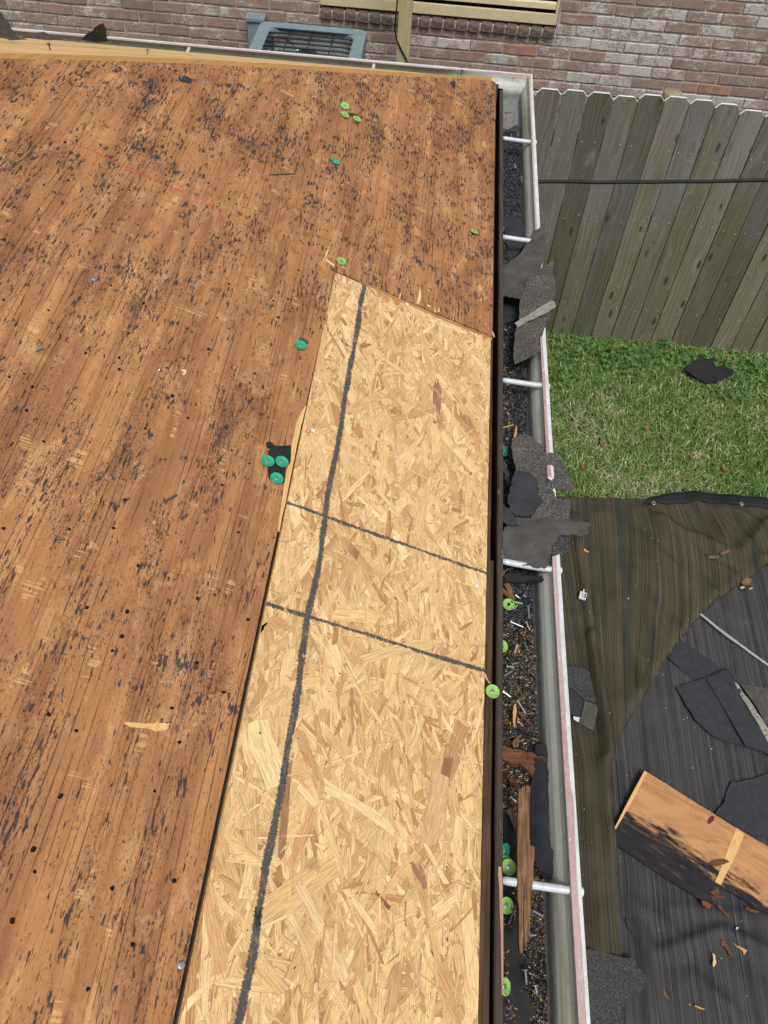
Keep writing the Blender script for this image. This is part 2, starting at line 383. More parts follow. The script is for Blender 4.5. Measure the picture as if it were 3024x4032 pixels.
def mat_gutter():
    M = Mat('gutter_metal', 0.55, spec=0.35); xyz = M.sep(M.obj)
    n = M.noise(M.map(M.obj, (14, 5, 14)), 1, 5, 0.65)
    c = M.ramp(n, [(0.25, (0.34, 0.345, 0.31)), (0.75, (0.52, 0.525, 0.48))])
    alg = M.noise(M.map(M.obj, (34, 2.6, 34), (2, 1, 0)), 1, 5, 0.6)
    c = M.mix(c, (0.21, 0.20, 0.075), M.math('MULTIPLY', M.step(alg, 0.48, 0.68), 0.62))
    st = M.noise(M.map(M.obj, (30, 130, 9)), 1, 4, 0.6)
    c = M.mix(c, (0.12, 0.12, 0.11), M.math('MULTIPLY', M.step(st, 0.60, 0.74), 0.4))
    gz = M.math('ADD', xyz[2], M.math('MULTIPLY', M.math('SUBTRACT', M.noise(M.map(M.obj, (30, 22, 30)), 1, 5, 0.7), 0.5), 0.022))
    grime = M.math('SUBTRACT', 1.0, M.step(gz, GZ - 0.064, GZ - 0.042))
    gc = M.ramp(M.noise(M.map(M.obj, (90, 60, 90)), 1, 5, 0.7), [(0.3, (0.085, 0.087, 0.086)), (0.7, (0.20, 0.20, 0.195))])
    c = M.mix(c, gc, M.math('MULTIPLY', grime, 0.9))
    far = M.math('MULTIPLY', M.step(xyz[1], 2.99, 3.02), M.math('SUBTRACT', 1.0, M.step(M.math('ADD', xyz[0], M.math('MULTIPLY', alg, 0.25)), 0.12, 0.30)))
    c = M.mix(c, M.mix((0.035, 0.036, 0.018), (0.085, 0.08, 0.045), n), M.math('MULTIPLY', far, 0.9))
    M.color(c).bump(st, 0.12, 0.0006); return M.m
GZ = CAMZ - 1.357                              # level of the gutter lip
GUT = mat_gutter()
def mat_pink():
    M = Mat('chalked_pink_paint', 0.7, spec=0.3)
    n = M.noise(M.map(M.obj, (160, 90, 160)), 1, 5, 0.65)
    c = M.ramp(n, [(0.3, (0.30, 0.17, 0.165)), (0.62, (0.42, 0.285, 0.275))])
    big = M.noise(M.map(M.obj, (3, 1.6, 3)), 1, 3)
    c = M.mix(c, (0.44, 0.355, 0.34), M.math('MULTIPLY', M.step(big, 0.42, 0.66), 0.7))
    ch = M.noise(M.map(M.obj, (130, 46, 130), (3, 3, 3)), 1, 4, 0.7)
    c = M.mix(c, (0.75, 0.75, 0.73), M.math('MULTIPLY', M.step(ch, 0.66, 0.69), 0.9))
    M.color(c); return M.m
PINK = mat_pink()
WHITE = simple('white_gutter_edge', (0.54, 0.56, 0.56), 0.5, var=0.16, scale=30, spec=0.4)
FERR = simple('painted_hanger', (0.46, 0.49, 0.51), 0.35, 0.0, var=0.16, scale=90, spec=0.5)

def mat_granules(name, a, b, tan=0.0, sc=420, sm=1.0):
    M = Mat(name, 0.9, spec=0.25)
    v = M.voro(M.obj, sc, 'F1', 'Color'); vs_ = M.sep(v)[0]
    c = M.ramp(vs_, [(0.1, a), (0.8, b), (0.97, tuple(min(1, x * 2.2 + 0.02) for x in b))])
    n = M.noise(M.obj, 14, 4, 0.6)
    c = M.mix(c, M.mix((0.6, 0.6, 0.62), (1.35, 1.33, 1.28), n), 1.0, 'MULTIPLY')
    if tan:
        q = M.noise(M.obj, 300, 3, 0.6); k = M.noise(M.map(M.obj, (9, 5, 9)), 1, 4, 0.6)
        c = M.mix(c, (0.34, 0.21, 0.08), M.math('MULTIPLY', M.step(M.math('ADD', q, M.math('MULTIPLY', M.math('SUBTRACT', k, 0.5), 0.8)), 0.60, 0.66), tan))
    d = M.voro(M.obj, sc, 'F1', 'Distance')
    M.color(c).bump(M.math('SUBTRACT', 1.0, d), 0.8 * sm, 0.002); return M.m
GRAN = mat_granules('granule_bed', (0.012, 0.013, 0.016), (0.060, 0.064, 0.072), 0.0)
GRANT = mat_granules('granule_bed_sawdust', (0.012, 0.012, 0.012), (0.052, 0.049, 0.046), 0.45)
SHG = mat_granules('shingle_granules', (0.042, 0.040, 0.038), (0.082, 0.079, 0.074), 0.10, 620, 0.6)
SHGD = mat_granules('shingle_granules_dark', (0.020, 0.021, 0.023), (0.062, 0.063, 0.068), 0.05, 520)
def mat_smooth_shingle(name, a, b, dust=0.15):
    M = Mat(name, 0.75, spec=0.25); n = M.noise(M.obj, 34, 5, 0.65)
    c = M.ramp(n, [(0.3, a), (0.7, b)])
    s = M.noise(M.obj, 420, 2, 0.5)
    c = M.mix(c, (0.22, 0.2, 0.17), M.math('MULTIPLY', M.step(s, 0.68, 0.72), dust))
    M.color(c).bump(M.noise(M.obj, 190, 4, 0.6), 0.3, 0.001); return M.m
SHS = mat_smooth_shingle('shingle_back', (0.044, 0.042, 0.040), (0.082, 0.078, 0.073))
SHB = mat_smooth_shingle('shingle_back_blue', (0.021, 0.023, 0.028), (0.037, 0.039, 0.045))
FELT = mat_smooth_shingle('black_felt', (0.010, 0.010, 0.011), (0.022, 0.021, 0.021), 0.35)
def mat_film():
    M = Mat('release_film', 0.3, spec=0.5); n = M.noise(M.map(M.obj, (70, 50, 70)), 1, 5, 0.7, 1.0)
    M.color(M.ramp(n, [(0.36, (0.07, 0.07, 0.06)), (0.47, (0.30, 0.29, 0.24)), (0.60, (0.14, 0.135, 0.11)), (0.70, (0.50, 0.49, 0.40))])); M.bump(n, 0.4, 0.002); return M.m
FILM = mat_film()
LIME = simple('lime_plastic', (0.20, 0.39, 0.085), 0.5, var=0.25, scale=120, spec=0.4)
TEAL = simple('teal_plastic', (0.018, 0.30, 0.155), 0.5, var=0.25, scale=120, spec=0.4)
PALEG = simple('pale_green_plastic', (0.40, 0.62, 0.32), 0.5, var=0.12, scale=120)
STEEL = simple('galvanised_steel', (0.33, 0.335, 0.345), 0.35, 0.7, var=0.3, scale=400, spec=0.5)
DULL = simple('dull_nail', (0.14, 0.13, 0.125), 0.5, 0.6, var=0.4, scale=300)
HOLE = simple('nail_hole_dark', (0.006, 0.005, 0.004), 0.95, var=0.2)

def mat_picket():
    M = Mat('weathered_picket', 0.88, spec=0.15); r = M.rand
    off = M.comb(M.math('MULTIPLY', r, 37.0), M.math('MULTIPLY', r, 11.0), M.math('MULTIPLY', r, 53.0))
    o = M.add(M.obj, off)
    kd = M.voro(M.map(o, (9, 9, 3.0)), 1, 'F1', 'Distance', 0.9)
    ring = M.math('MULTIPLY', M.math('SUBTRACT', 1.0, M.step(kd, 0.0, 0.42)), 0.10)
    flow = M.noise(M.map(o, (4, 4, 1.1)), 1, 2)
    xx = M.sep(o)
    gx = M.math('ADD', M.math('ADD', xx[0], ring), M.math('MULTIPLY', flow, 0.13))
    gv = M.comb(M.math('MULTIPLY', gx, 95.0), 0.0, M.math('MULTIPLY', xx[2], 1.6))
    g = M.noise(gv, 1, 4, 0.65)
    c = M.ramp(g, [(0.26, (0.085, 0.080, 0.072)), (0.44, (0.145, 0.138, 0.126)), (0.60, (0.190, 0.183, 0.168)), (0.76, (0.245, 0.240, 0.224))])
    c = M.mix(c, M.mix((0.66, 0.64, 0.62), (1.28, 1.28, 1.31), r), 1.0, 'MULTIPLY')
    r2 = M.math('FRACT', M.math('MULTIPLY', r, 9.7))
    c = M.mix(c, M.mix((0.98, 0.93, 0.87), (0.88, 0.92, 0.94), r2), 1.0, 'MULTIPLY')
    zl = M.sep(M.obj)[2]
    al = M.noise(M.map(o, (6, 6, 1.6), (4, 4, 4)), 1, 4, 0.6)
    low = M.math('SUBTRACT', 1.0, M.step(zl, 0.2, 1.5))
    alg = M.step(M.math('ADD', M.math('MULTIPLY', al, 1.0), M.math('MULTIPLY', low, 0.24)), 0.50, 0.70)
    c = M.mix(c, M.mix((0.66, 0.70, 0.42), (0.93, 0.97, 0.66), g), M.math('MULTIPLY', alg, 0.85), 'MULTIPLY')
    bl = M.step(M.noise(M.map(o, (9, 9, 3), (9, 1, 3)), 1, 4, 0.6), 0.60, 0.75)
    c = M.mix(c, (0.24, 0.24, 0.225), M.math('MULTIPLY', bl, 0.5))
    kn = M.math('SUBTRACT', 1.0, M.step(kd, 0.09, 0.125))
    c = M.mix(c, (0.04, 0.033, 0.026), M.math('MULTIPLY', kn, 0.85))
    M.color(c).bump(g, 0.6, 0.003); return M.m
PICK = mat_picket()
PWHITE = simple('pale_picket_top', (0.62, 0.63, 0.60), 0.7, var=0.12, scale=70)
WPOST = mat_pale('weathered_post', ((0.19, 0.165, 0.11), (0.29, 0.26, 0.185)), (60, 60, 3), 0.3)
POST = mat_pale('treated_post', ((0.30, 0.255, 0.13), (0.42, 0.365, 0.205)), (60, 60, 3), 0.3)

def mat_brick():
    M = Mat('weathered_brick', 0.9, spec=0.15); r = M.rand
    off = M.comb(M.math('MULTIPLY', r, 91.0), M.math('MULTIPLY', r, 17.0), M.math('MULTIPLY', r, 43.0)); o = M.add(M.obj, off)
    c = M.ramp(r, [(0.0, (0.215, 0.160, 0.136)), (0.25, (0.27, 0.187, 0.157)), (0.45, (0.295, 0.198, 0.166)), (0.62, (0.245, 0.183, 0.154)), (0.84, (0.28, 0.20, 0.172)), (0.95, (0.33, 0.165, 0.112)), (1.0, (0.335, 0.17, 0.115))])
    n = M.noise(o, 26, 5, 0.65); c = M.mix(c, M.mix((0.62, 0.62, 0.62), (1.35, 1.3, 1.25), n), 1.0, 'MULTIPLY')
    blot = M.noise(M.map(o, (12, 12, 20), (3, 5, 1)), 1, 3); c = M.mix(c, (0.17, 0.125, 0.105), M.math('MULTIPLY', M.step(blot, 0.5, 0.66), 0.4))
    w = M.noise(M.map(o, (55, 55, 80)), 1, 6, 0.75)
    xw = M.sep(M.info.outputs['Location'])[0]
    wm = M.math('ADD', M.math('MULTIPLY', M.math('FRACT', M.math('MULTIPLY', r, 7.31)), 0.26), M.math('MULTIPLY', M.step(xw, -2.0, 1.0), 0.105))
    wl = M.noise(M.map(o, (8, 8, 8), (2, 2, 2)), 1, 2)
    val = M.math('ADD', M.math('ADD', w, wm), M.math('MULTIPLY', M.math('SUBTRACT', wl, 0.5), 0.55))
    c = M.mix(c, (0.56, 0.55, 0.54), M.math('MULTIPLY', M.step(val, 0.735, 0.83), 0.8))
    c = M.mix(c, (0.34, 0.31, 0.29), M.math('MULTIPLY', M.step(val, 0.58, 0.76), 0.35))
    M.color(c).bump(M.noise(o, 90, 5, 0.7), 0.7, 0.004); return M.m
BRICK = mat_brick()
SILLB = simple('dark_sill_brick', (0.115, 0.086, 0.070), 0.9, var=0.45, scale=45, bump=0.6, bd=0.004)
MORT = simple('mortar', (0.35, 0.325, 0.295), 0.95, var=0.3, scale=70, bump=0.6, bd=0.003)
BEIGE = simple('beige_painted_metal', (0.52, 0.45, 0.28), 0.5, var=0.06, scale=14, spec=0.35)
GLASS = simple('dark_window_glass', (0.008, 0.008, 0.009), 0.25, var=0.1, spec=0.3)
ACG = simple('grey_blue_cabinet', (0.17, 0.225, 0.25), 0.45, var=0.14, scale=26, spec=0.4)
ACB = simple('black_coated_wire', (0.012, 0.013, 0.014), 0.4, var=0.2)
ACF = simple('aluminium_fins', (0.40, 0.45, 0.47), 0.5, 0.0, var=0.2, scale=50)
ACD = simple('fan_dark', (0.03, 0.032, 0.035), 0.5, var=0.3)
CABLE = simple('black_cable', (0.008, 0.009, 0.010), 0.6, var=0.2)
def mat_attr(name, rough=0.8, spec=0.2, trans=0.0, sc=300):
    M = Mat(name, rough, spec=spec); M.color(M.mix(M.attr(), M.mix((0.75, 0.75, 0.75), (1.2, 1.2, 1.2), M.noise(M.obj, sc, 2)), 1.0, 'MULTIPLY'))
    return M.m
BLADE = mat_attr('grass_blade', 0.6, 0.25)
CHUNK = mat_attr('granule_chunk', 0.85, 0.25)
def mat_lawn():
    M = Mat('lawn_soil', 0.95, spec=0.1); n = M.noise(M.obj, 60, 5, 0.7); k = M.noise(M.obj, 3, 4, 0.6)
    c = M.ramp(n, [(0.3, (0.022, 0.030, 0.010)), (0.52, (0.065, 0.080, 0.026)), (0.72, (0.18, 0.155, 0.085))])
    M.color(M.mix(c, M.mix((0.7, 0.75, 0.7), (1.2, 1.15, 1.1), k), 1.0, 'MULTIPLY')).bump(n, 0.8, 0.02); return M.m
LAWN = mat_lawn()
def mat_tarp(name, stops, wash, dust):
    M = Mat(name, 0.9, spec=0.12); uv = M.sep(M.uv)
    x = M.math('ADD', uv[0], M.math('MULTIPLY', M.math('SUBTRACT', M.noise(M.map(M.uv, (2.2, 1.3, 1)), 1, 2), 0.5), 0.010))
    fine = M.noise(M.comb(M.math('MULTIPLY', x, 175.0), M.math('MULTIPLY', uv[1], 0.3), 0.0), 1, 2, 0.6)
    c = M.ramp(fine, stops)
    wide = M.noise(M.comb(M.math('MULTIPLY', x, 30.0), M.math('MULTIPLY', uv[1], 0.12), 3.0), 1, 3, 0.6)
    c = M.mix(c, wash, M.math('MULTIPLY', M.step(wide, 0.50, 0.64), 0.6))
    wv = M.noise(M.map(M.uv, (260, 260, 1)), 1, 2); c = M.mix(c, M.mix((0.6, 0.6, 0.6), (1.35, 1.35, 1.35), wv), 1.0, 'MULTIPLY')
    d = M.noise(M.map(M.uv, (5, 5, 1)), 1, 5, 0.65); c = M.mix(c, dust, M.math('MULTIPLY', M.step(d, 0.46, 0.74), 0.45))
    sp = M.noise(M.map(M.uv, (330, 330, 1)), 1, 1); c = M.mix(c, (0.16, 0.15, 0.14), M.math('MULTIPLY', M.step(sp, 0.74, 0.77), 0.5))
    M.color(c).bump(fine, 0.35, 0.002); return M.m
TARPB = mat_tarp('olive_striped_mesh', [(0.36, (0.014, 0.013, 0.010)), (0.43, (0.084, 0.070, 0.041)), (0.51, (0.020, 0.019, 0.015)), (0.58, (0.110, 0.092, 0.055)), (0.66, (0.024, 0.022, 0.017))], (0.019, 0.028, 0.030), (0.070, 0.062, 0.044))
TARPG = mat_tarp('grey_striped_mesh', [(0.36, (0.014, 0.014, 0.017)), (0.43, (0.074, 0.072, 0.072)), (0.51, (0.019, 0.019, 0.023)), (0.58, (0.098, 0.091, 0.086)), (0.66, (0.022, 0.022, 0.027))], (0.026, 0.027, 0.035), (0.066, 0.064, 0.067))
HEM = simple('black_hem', (0.012, 0.013, 0.015), 0.8, var=0.3, scale=200, bump=0.3)
BRASS = simple('brass_grommet', (0.34, 0.28, 0.17), 0.4, 0.6, var=0.2)
def mat_board():
    M = Mat('salvaged_board', 0.8, spec=0.2); o = M.obj; xyz = M.sep(o)
    fl = M.noise(M.map(o, (1.6, 6, 1)), 1, 3, 0.5, 0.6)
    g = M.math('FRACT', M.math('MULTIPLY', M.math('ADD', fl, M.math('MULTIPLY', xyz[1], 0.8)), 9.0))
    c = M.ramp(g, [(0.1, (0.40, 0.205, 0.095)), (0.5, (0.47, 0.255, 0.118)), (0.9, (0.36, 0.18, 0.08))])
    n = M.noise(M.map(o, (8, 60, 1)), 1, 4, 0.6); c = M.mix(c, M.mix((0.8, 0.78, 0.75), (1.18, 1.18, 1.18), n), 1.0, 'MULTIPLY')
    nz = M.noise(M.map(o, (7, 34, 1)), 1, 5, 0.7)
    e = M.math('ADD', xyz[1], M.math('MULTIPLY', M.math('SUBTRACT', nz, 0.5), 0.36))
    # rot creeps in from the long edge at y = 0
    sl = M.math('SUBTRACT', e, M.math('MULTIPLY', M.math('ABSOLUTE', M.math('SUBTRACT', xyz[0], 0.28)), -0.05))
    rot = M.math('SUBTRACT', 1.0, M.step(sl, 0.150, 0.225))
    c = M.mix(c, M.ramp(nz, [(0.35, (0.012, 0.012, 0.016)), (0.55, (0.022, 0.020, 0.022)), (0.75, (0.12, 0.085, 0.058))]), rot)
    st = M.step(M.noise(M.map(o, (16, 24, 1), (3, 1, 0)), 1, 4, 0.6), 0.66, 0.72); c = M.mix(c, (0.15, 0.06, 0.035), M.math('MULTIPLY', st, 0.6))
    M.color(c).bump(n, 0.25, 0.001); return M.m
BOARD = mat_board()
SPL = mat_pale('splinter_wood', ((0.40, 0.20, 0.08), (0.56, 0.33, 0.15)), (90, 90, 90), 0.5)
SPLP = mat_pale('pale_splinter', ((0.60, 0.38, 0.16), (0.74, 0.53, 0.27)), (120, 120, 120), 0.3)
CLIP = simple('grey_white_plastic', (0.55, 0.57, 0.58), 0.4, var=0.15, scale=120)
LEAFG = mat_attr('clover_leaf', 0.55, 0.3)
LEAFB = simple('dead_leaf', (0.17, 0.09, 0.05), 0.8, var=0.4, scale=80)
YEL = simple('yellow_plastic', (0.72, 0.66, 0.03), 0.5, var=0.1)
WALLM = simple('house_wall_stucco', (0.34, 0.30, 0.25), 0.9, var=0.12, scale=40)
SOFF = simple('soffit_paint', (0.55, 0.54, 0.50), 0.7, var=0.08, scale=10)
# ------------------------------------------------------------------ ground
gv = [(-60, -60, 0), (60, -60, 0), (60, 60, 0), (-60, 60, 0)]
tag(mesh_obj('lawn', gv, [(0, 1, 2, 3)], LAWN), kind='structure')

# ------------------------------------------------------------------ the house whose roof is being stripped
house = empty('house')
tag(house, 'house with stripped hip roof of worn brown plywood and one new strand board panel', 'house')
EX = 0.188                                     # eave edge of the sheathing
EU = EX / math.cos(TH); VTOP = 2.985
hipD = [(0, 124), (220, 129), (439, 137), (650, 149), (895, 165)]
hip = [dD(*p) for p in hipD]; hip_end = dD(1064, 173)
far_v = hip_end.y
a0 = hip[0]; hip_far = Vector((a0.x - 1.9, a0.y - 1.9 * math.cos(TH), 0))
TL, TR, BL, BR = dD(722, 584), dD(1063, 726), dD(385, 2205), dD(1037, 2205)
def uL(v, gap=0.0): return TL.x + (BL.x - TL.x) * (v - TL.y) / (BL.y - TL.y) - gap
def uR(v): return TR.x - 0.002 + (BR.x - TR.x) * (v - TR.y) / (BR.y - TR.y)
VB = -0.82
s1, s2 = dD(895, 165), dD(1071, 264)
def P2(u, v): return Vector((u, v, 0))
main = [hip_far] + hip + [P2(EU, s2.y), P2(EU, TR.y), P2(TL.x + 0.004, TL.y + 0.002), P2(uL(1.15, 0.001), 1.15), P2(uL(0.95, 0.0035), 0.95), P2(uL(0.8, 0.0045), 0.8), P2(uL(0.3, 0.006), 0.3), P2(uL(VB, 0.007), VB - 0.004), P2(EU, VB - 0.004), P2(EU, -1.6), P2(hip_far.x, -1.6)]
def roofpart(name, pts, thick, mat, w=0.0, **k):
    o = slab(name, [Vector((p.x, p.y, w)) for p in pts], thick, mat, house, n=Vector((0, 0, 1)), cell=0, **k)
    o.matrix_world = ROOF; return o
ms = roofpart('plywood_sheet', main, 0.014, [PLY]); ms['label'] = 'large worn plywood sheet with black felt residue'
small = [Vector((s1.x, s1.y + 0.003, 0)), hip_end, P2(EU + 0.002, far_v - 0.012), P2(EU + 0.001, s2.y + 0.0045)]
roofpart('plywood_sheet', small, 0.014, [PLY], w=0.0012)
# torn, pale edge of the old sheet beside the cut, and the scar and splinters in its face
cr = crop(1000, 1600, 400 / 1659)
def facepatch(name, px, mat, w, th, rough=0.0015):
    return roofpart(name, [duv(*p) - Vector((0.0042 if name == 'torn_edge' else 0, 0, 0)) for p in px], th, mat, w=w, rough=rough)
facepatch('torn_edge', cr([(885, 0), (830, 60), (720, 290), (690, 450), (640, 700), (520, 1350), (425, 2035), (448, 2060), (510, 1750), (600, 1330), (735, 640), (800, 330)]), TORN, 0.0006, 0.002)
facepatch('gouge', crop(0, 2016, 0.9114)([(535, 910), (600, 912), (660, 915), (685, 898), (690, 912), (735, 912), (725, 938), (680, 945), (670, 950), (640, 935), (560, 928)]), TORN, 0.0005, 0.001, 0.003)
c4 = crop(1150, 950, 800 / 1659)
cutw = [duv(*p) for p in c4([(345, 195), (560, 315), (800, 435), (1000, 520), (1250, 635), (1500, 735), (1635, 790)])]
for q in ([(300, 40), (285, 110), (262, 150), (215, 235), (268, 118)], [(1040, 375), (1050, 440), (1045, 490), (1030, 520), (1012, 515), (1030, 440)], [(895, 415), (880, 470), (862, 490), (872, 450)], [(275, 150), (350, 205), (340, 210), (268, 158)], [(1195, 530), (1200, 580), (1185, 580)], [(1100, 515), (1130, 540), (1105, 540)], [(1160, 548), (1172, 585), (1158, 580)]):
    facepatch('splinter', c4(q), SPLP, 0.003, 0.0025, 0.001)
roofpart('cut_edge', [p + Vector((0, 0.0015, 0)) for p in cutw] + [p + Vector((0, -0.0045, 0)) for p in reversed(cutw)], 0.004, CUTE, w=-0.0006)
# nail holes and dark nail stains left in the old sheathing
holes = []
for x, y in [(55, 268), (195, 283), (445, 283), (518, 293), (735, 298), (820, 298), (925, 300), (1010, 303), (1338, 315), (1095, 310), (200, 355), (350, 330), (380, 415), (645, 378), (670, 405), (690, 398), (880, 385), (900, 410), (1105, 378), (1260, 388), (50, 440), (80, 510), (280, 615), (330, 590), (620, 612), (620, 645), (710, 590), (825, 498), (935, 598), (1055, 665), (740, 678), (350, 700), (715, 757), (295, 780), (190, 800), (470, 835), (530, 818), (560, 822), (900, 790), (1040, 565), (1120, 535), (1425, 627), (1570, 690), (780, 935), (595, 972), (420, 985), (940, 1030), (990, 860), (1100, 910), (1450, 885), (1530, 945), (1370, 1055), (20, 1035), (155, 1048), (1435, 325), (1455, 378), (1415, 410), (1500, 412)]:
    holes.append(duv(x * 0.9114, y * 0.9114))
for x, y in [(480, 128), (15, 190), (210, 235), (225, 290), (620, 205), (555, 335), (370, 420), (515, 440), (515, 490), (105, 510), (140, 565), (40, 523), (720, 483), (745, 605), (1100, 508), (1160, 615), (812, 700), (628, 745), (190, 802), (388, 805), (115, 668), (960, 990), (540, 1053), (1002, 840), (1078, 897), (1180, 193), (1245, 187), (1290, 62), (990, 122), (900, 403), (1200, 265), (938, 268)]:
    holes.append(duv(x * 0.9114, 1008 + y * 0.9114))
for x, y in [(15, 72), (490, 70), (300, 75), (597, 232), (1030, 88), (853, 373), (928, 358), (375, 413), (527, 537), (850, 652), (742, 847), (210, 875), (330, 945), (775, 995), (965, 780), (550, 430), (485, 600), (1072, 465)]:
    holes.append(duv(x * 0.9114, 2016 + y * 0.9114))
for x, y in [(262, 122), (668, 100), (145, 352), (150, 448), (485, 520), (752, 487), (573, 762), (380, 955), (55, 658)]:
    holes.append(duv(x * 0.9114, 3024 + y * 0.9114))
c2 = crop(1512, 0, 0.9114)
for p in c2([(380, 360), (420, 350), (300, 390), (250, 480), (390, 480), (150, 440), (60, 420), (430, 670), (220, 880), (330, 1075), (140, 600), (40, 640)]): holes.append(duv(*p))
hv = []; hf = []
for h_ in holes:
    k0 = len(hv); r0 = random.uniform(0.0022, 0.0036); e = random.uniform(0.75, 1.3); a = random.random() * 3
    for k in range(9):
        q = 2 * math.pi * k / 9; rr = r0 * random.uniform(0.8, 1.2)
        hv.append((h_.x + rr * math.cos(q), h_.y + rr * e * math.sin(q), 0.00045))
    hf.append(tuple(range(k0, k0 + 9)))
ho = mesh_obj('nail_hole', hv, hf, HOLE, house); ho.matrix_world = ROOF; ho['kind'] = 'stuff'

# new strand board panel
OW = -0.0035
quad = [P2(uL(TL.y) + 0.003, TL.y - 0.003), P2(uR(TR.y), TR.y - 0.004), P2(uR(VB), VB), P2(uL(VB) + 0.0, VB)]
osb = roofpart('strand_board_panel', quad, 0.011, OSBC, w=OW - 0.0004); osb['label'] = 'new yellow strand board panel with dark marker lines'
STR = [((625, 1640), (608, 1850), 0.012, (0.22, 0.085, 0.05)), ((1000, 1560), (965, 1680), 0.030, (0.40, 0.20, 0.10)), ((965, 1640), (930, 1830), 0.034, (0.56, 0.36, 0.20)), ((835, 1620), (830, 1720), 0.026, (0.46, 0.26, 0.11)), ((700, 1690), (850, 1790), 0.020, (0.74, 0.58, 0.34)),
       ((550, 1990), (740, 1860), 0.040, (0.62, 0.42, 0.20)), ((440, 1900), (485, 2100), 0.026, (0.56, 0.32, 0.16)), ((560, 1960), (555, 2030), 0.010, (0.20, 0.09, 0.05)), ((550, 1560), (600, 1700), 0.045, (0.74, 0.60, 0.33)), ((880, 1850), (925, 1920), 0.009, (0.24, 0.10, 0.055)), ((780, 1420), (960, 1380), 0.022, (0.62, 0.45, 0.22)),
       ((750, 890), (830, 850), 0.024, (0.56, 0.36, 0.17)), ((850, 905), (940, 885), 0.016, (0.46, 0.27, 0.13)), ((800, 740), (780, 748), 0.014, (0.22, 0.10, 0.05)), ((740, 1280), (770, 1170), 0.026, (0.50, 0.30, 0.15)), ((800, 1230), (740, 1160), 0.020, (0.46, 0.26, 0.13)), ((860, 1060), (910, 1000), 0.018, (0.54, 0.33, 0.16)), ((950, 2090), (1000, 2200), 0.030, (0.50, 0.28, 0.13)), ((860, 2080), (840, 2200), 0.020, (0.48, 0.28, 0.14)), ((640, 1450), (650, 1520), 0.014, (0.48, 0.28, 0.15)), ((700, 700), (690, 800), 0.02, (0.58, 0.36, 0.18)), ((930, 690), (1010, 720), 0.014, (0.74, 0.58, 0.34))]
NS = 7400
pal = np.array([[0.66, 0.485, 0.265], [0.72, 0.55, 0.325], [0.69, 0.515, 0.285], [0.60, 0.42, 0.225], [0.76, 0.60, 0.37], [0.53, 0.335, 0.175], [0.46, 0.265, 0.135], [0.64, 0.49, 0.26]]) * np.array([0.95, 0.885, 0.81])
prob = np.array([.18, .18, .18, .16, .09, .11, .06, .04]); cv = []; cf = []; cc = []; cuv = []; rv = []; rf = []
vt = lambda u: TL.y - 0.003 + (TR.y - TL.y - 0.001) * (u - TL.x) / (TR.x - TL.x)
for i in range(NS):
    t = i / NS
    big = random.random() < (0.17 if t > 0.4 else 0.55)
    L = random.uniform(0.06, 0.15) if big else random.uniform(0.022, 0.085)
    wd = random.uniform(0.009, 0.026) if big else abs(random.gauss(0.0045, 0.003)) + 0.0014
    ang = random.gauss(math.pi / 2 + 0.12, 0.42) if random.random() < 0.72 else random.uniform(0, math.pi)
    cu = random.uniform(uL(0.5) - 0.01, uR(0.5) + 0.01); cvv = random.uniform(VB, TR.y + 0.02)
    ex_ = STR[i - NS + len(STR)] if i >= NS - len(STR) else None
    if ex_:
        qa, qb = dD(*ex_[0]), dD(*ex_[1]); cu, cvv = (qa.x + qb.x) / 2, (qa.y + qb.y) / 2; L = math.hypot(qb.x - qa.x, qb.y - qa.y); ang = math.atan2(qb.y - qa.y, qb.x - qa.x); wd = ex_[2]
    ca, sa = math.cos(ang), math.sin(ang)
    col = pal[rng.choice(8, p=prob)] * random.uniform(0.88, 1.10)
    if random.random() < 0.005: col = np.array([0.30, 0.15, 0.09]) * random.uniform(0.6, 1.2)
    if ex_: col = np.array(ex_[3]) * 0.75 + np.array([0.58, 0.41, 0.21]) * 0.25
    w0 = OW + 0.0012 * t + random.uniform(-0.0002, 0.0004); tl = random.uniform(-0.0007, 0.0007); tw = random.uniform(-0.0004, 0.0004)
    tap = random.uniform(0.5, 1.0); sk = random.uniform(-0.9, 0.9); cvx = random.uniform(-0.12, 0.12) * L
    if ex_: w0 = OW + 0.00155; tl = tw = 0.0
    out = [(-0.5, -0.5 * tap), (-0.2, -0.5 + random.uniform(0, .1)), (0.2, -0.5 + random.uniform(0, .14)), (0.5, -0.42), (0.5 + random.uniform(-.03, .05), 0.0), (0.48, 0.45 * tap), (0.15, 0.5), (-0.25, 0.5 - random.uniform(0, .12)), (-0.5, 0.45), (-0.5 + random.uniform(-.06, .04), 0.02)]
    k0 = len(cv); ou, ov = random.uniform(0, 5), random.uniform(0, 5)
    for shade_rim in (0.0, 0.0004):  # most strands get a slightly larger brown copy beneath, a painted edge shadow
        if shade_rim and random.random() < 0.35: continue
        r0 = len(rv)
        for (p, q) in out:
            x = p * (L + 2 * shade_rim) + (q * wd * sk if abs(p) > 0.4 else 0); y = q * (wd + 2 * shade_rim) + cvx * p * p
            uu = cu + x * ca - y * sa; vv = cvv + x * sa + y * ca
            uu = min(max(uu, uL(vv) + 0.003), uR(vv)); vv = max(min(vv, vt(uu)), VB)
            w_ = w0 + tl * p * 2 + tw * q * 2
            if shade_rim: rv.append((uu, vv, w_ - 0.00008))
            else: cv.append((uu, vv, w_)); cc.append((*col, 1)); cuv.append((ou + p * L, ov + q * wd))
        if shade_rim: rf.append(tuple(range(r0, r0 + 10)))
    cf.append(tuple(range(k0, k0 + 10)))
ro = np_mesh('strand_shade_outline', rv, rf, STRAND_SHADE, osb); ro['kind'] = 'stuff'
so = np_mesh('wood_strand', cv, cf, OSB, osb, cc); so['kind'] = 'stuff'
so.data.uv_layers.new(name='UVMap')
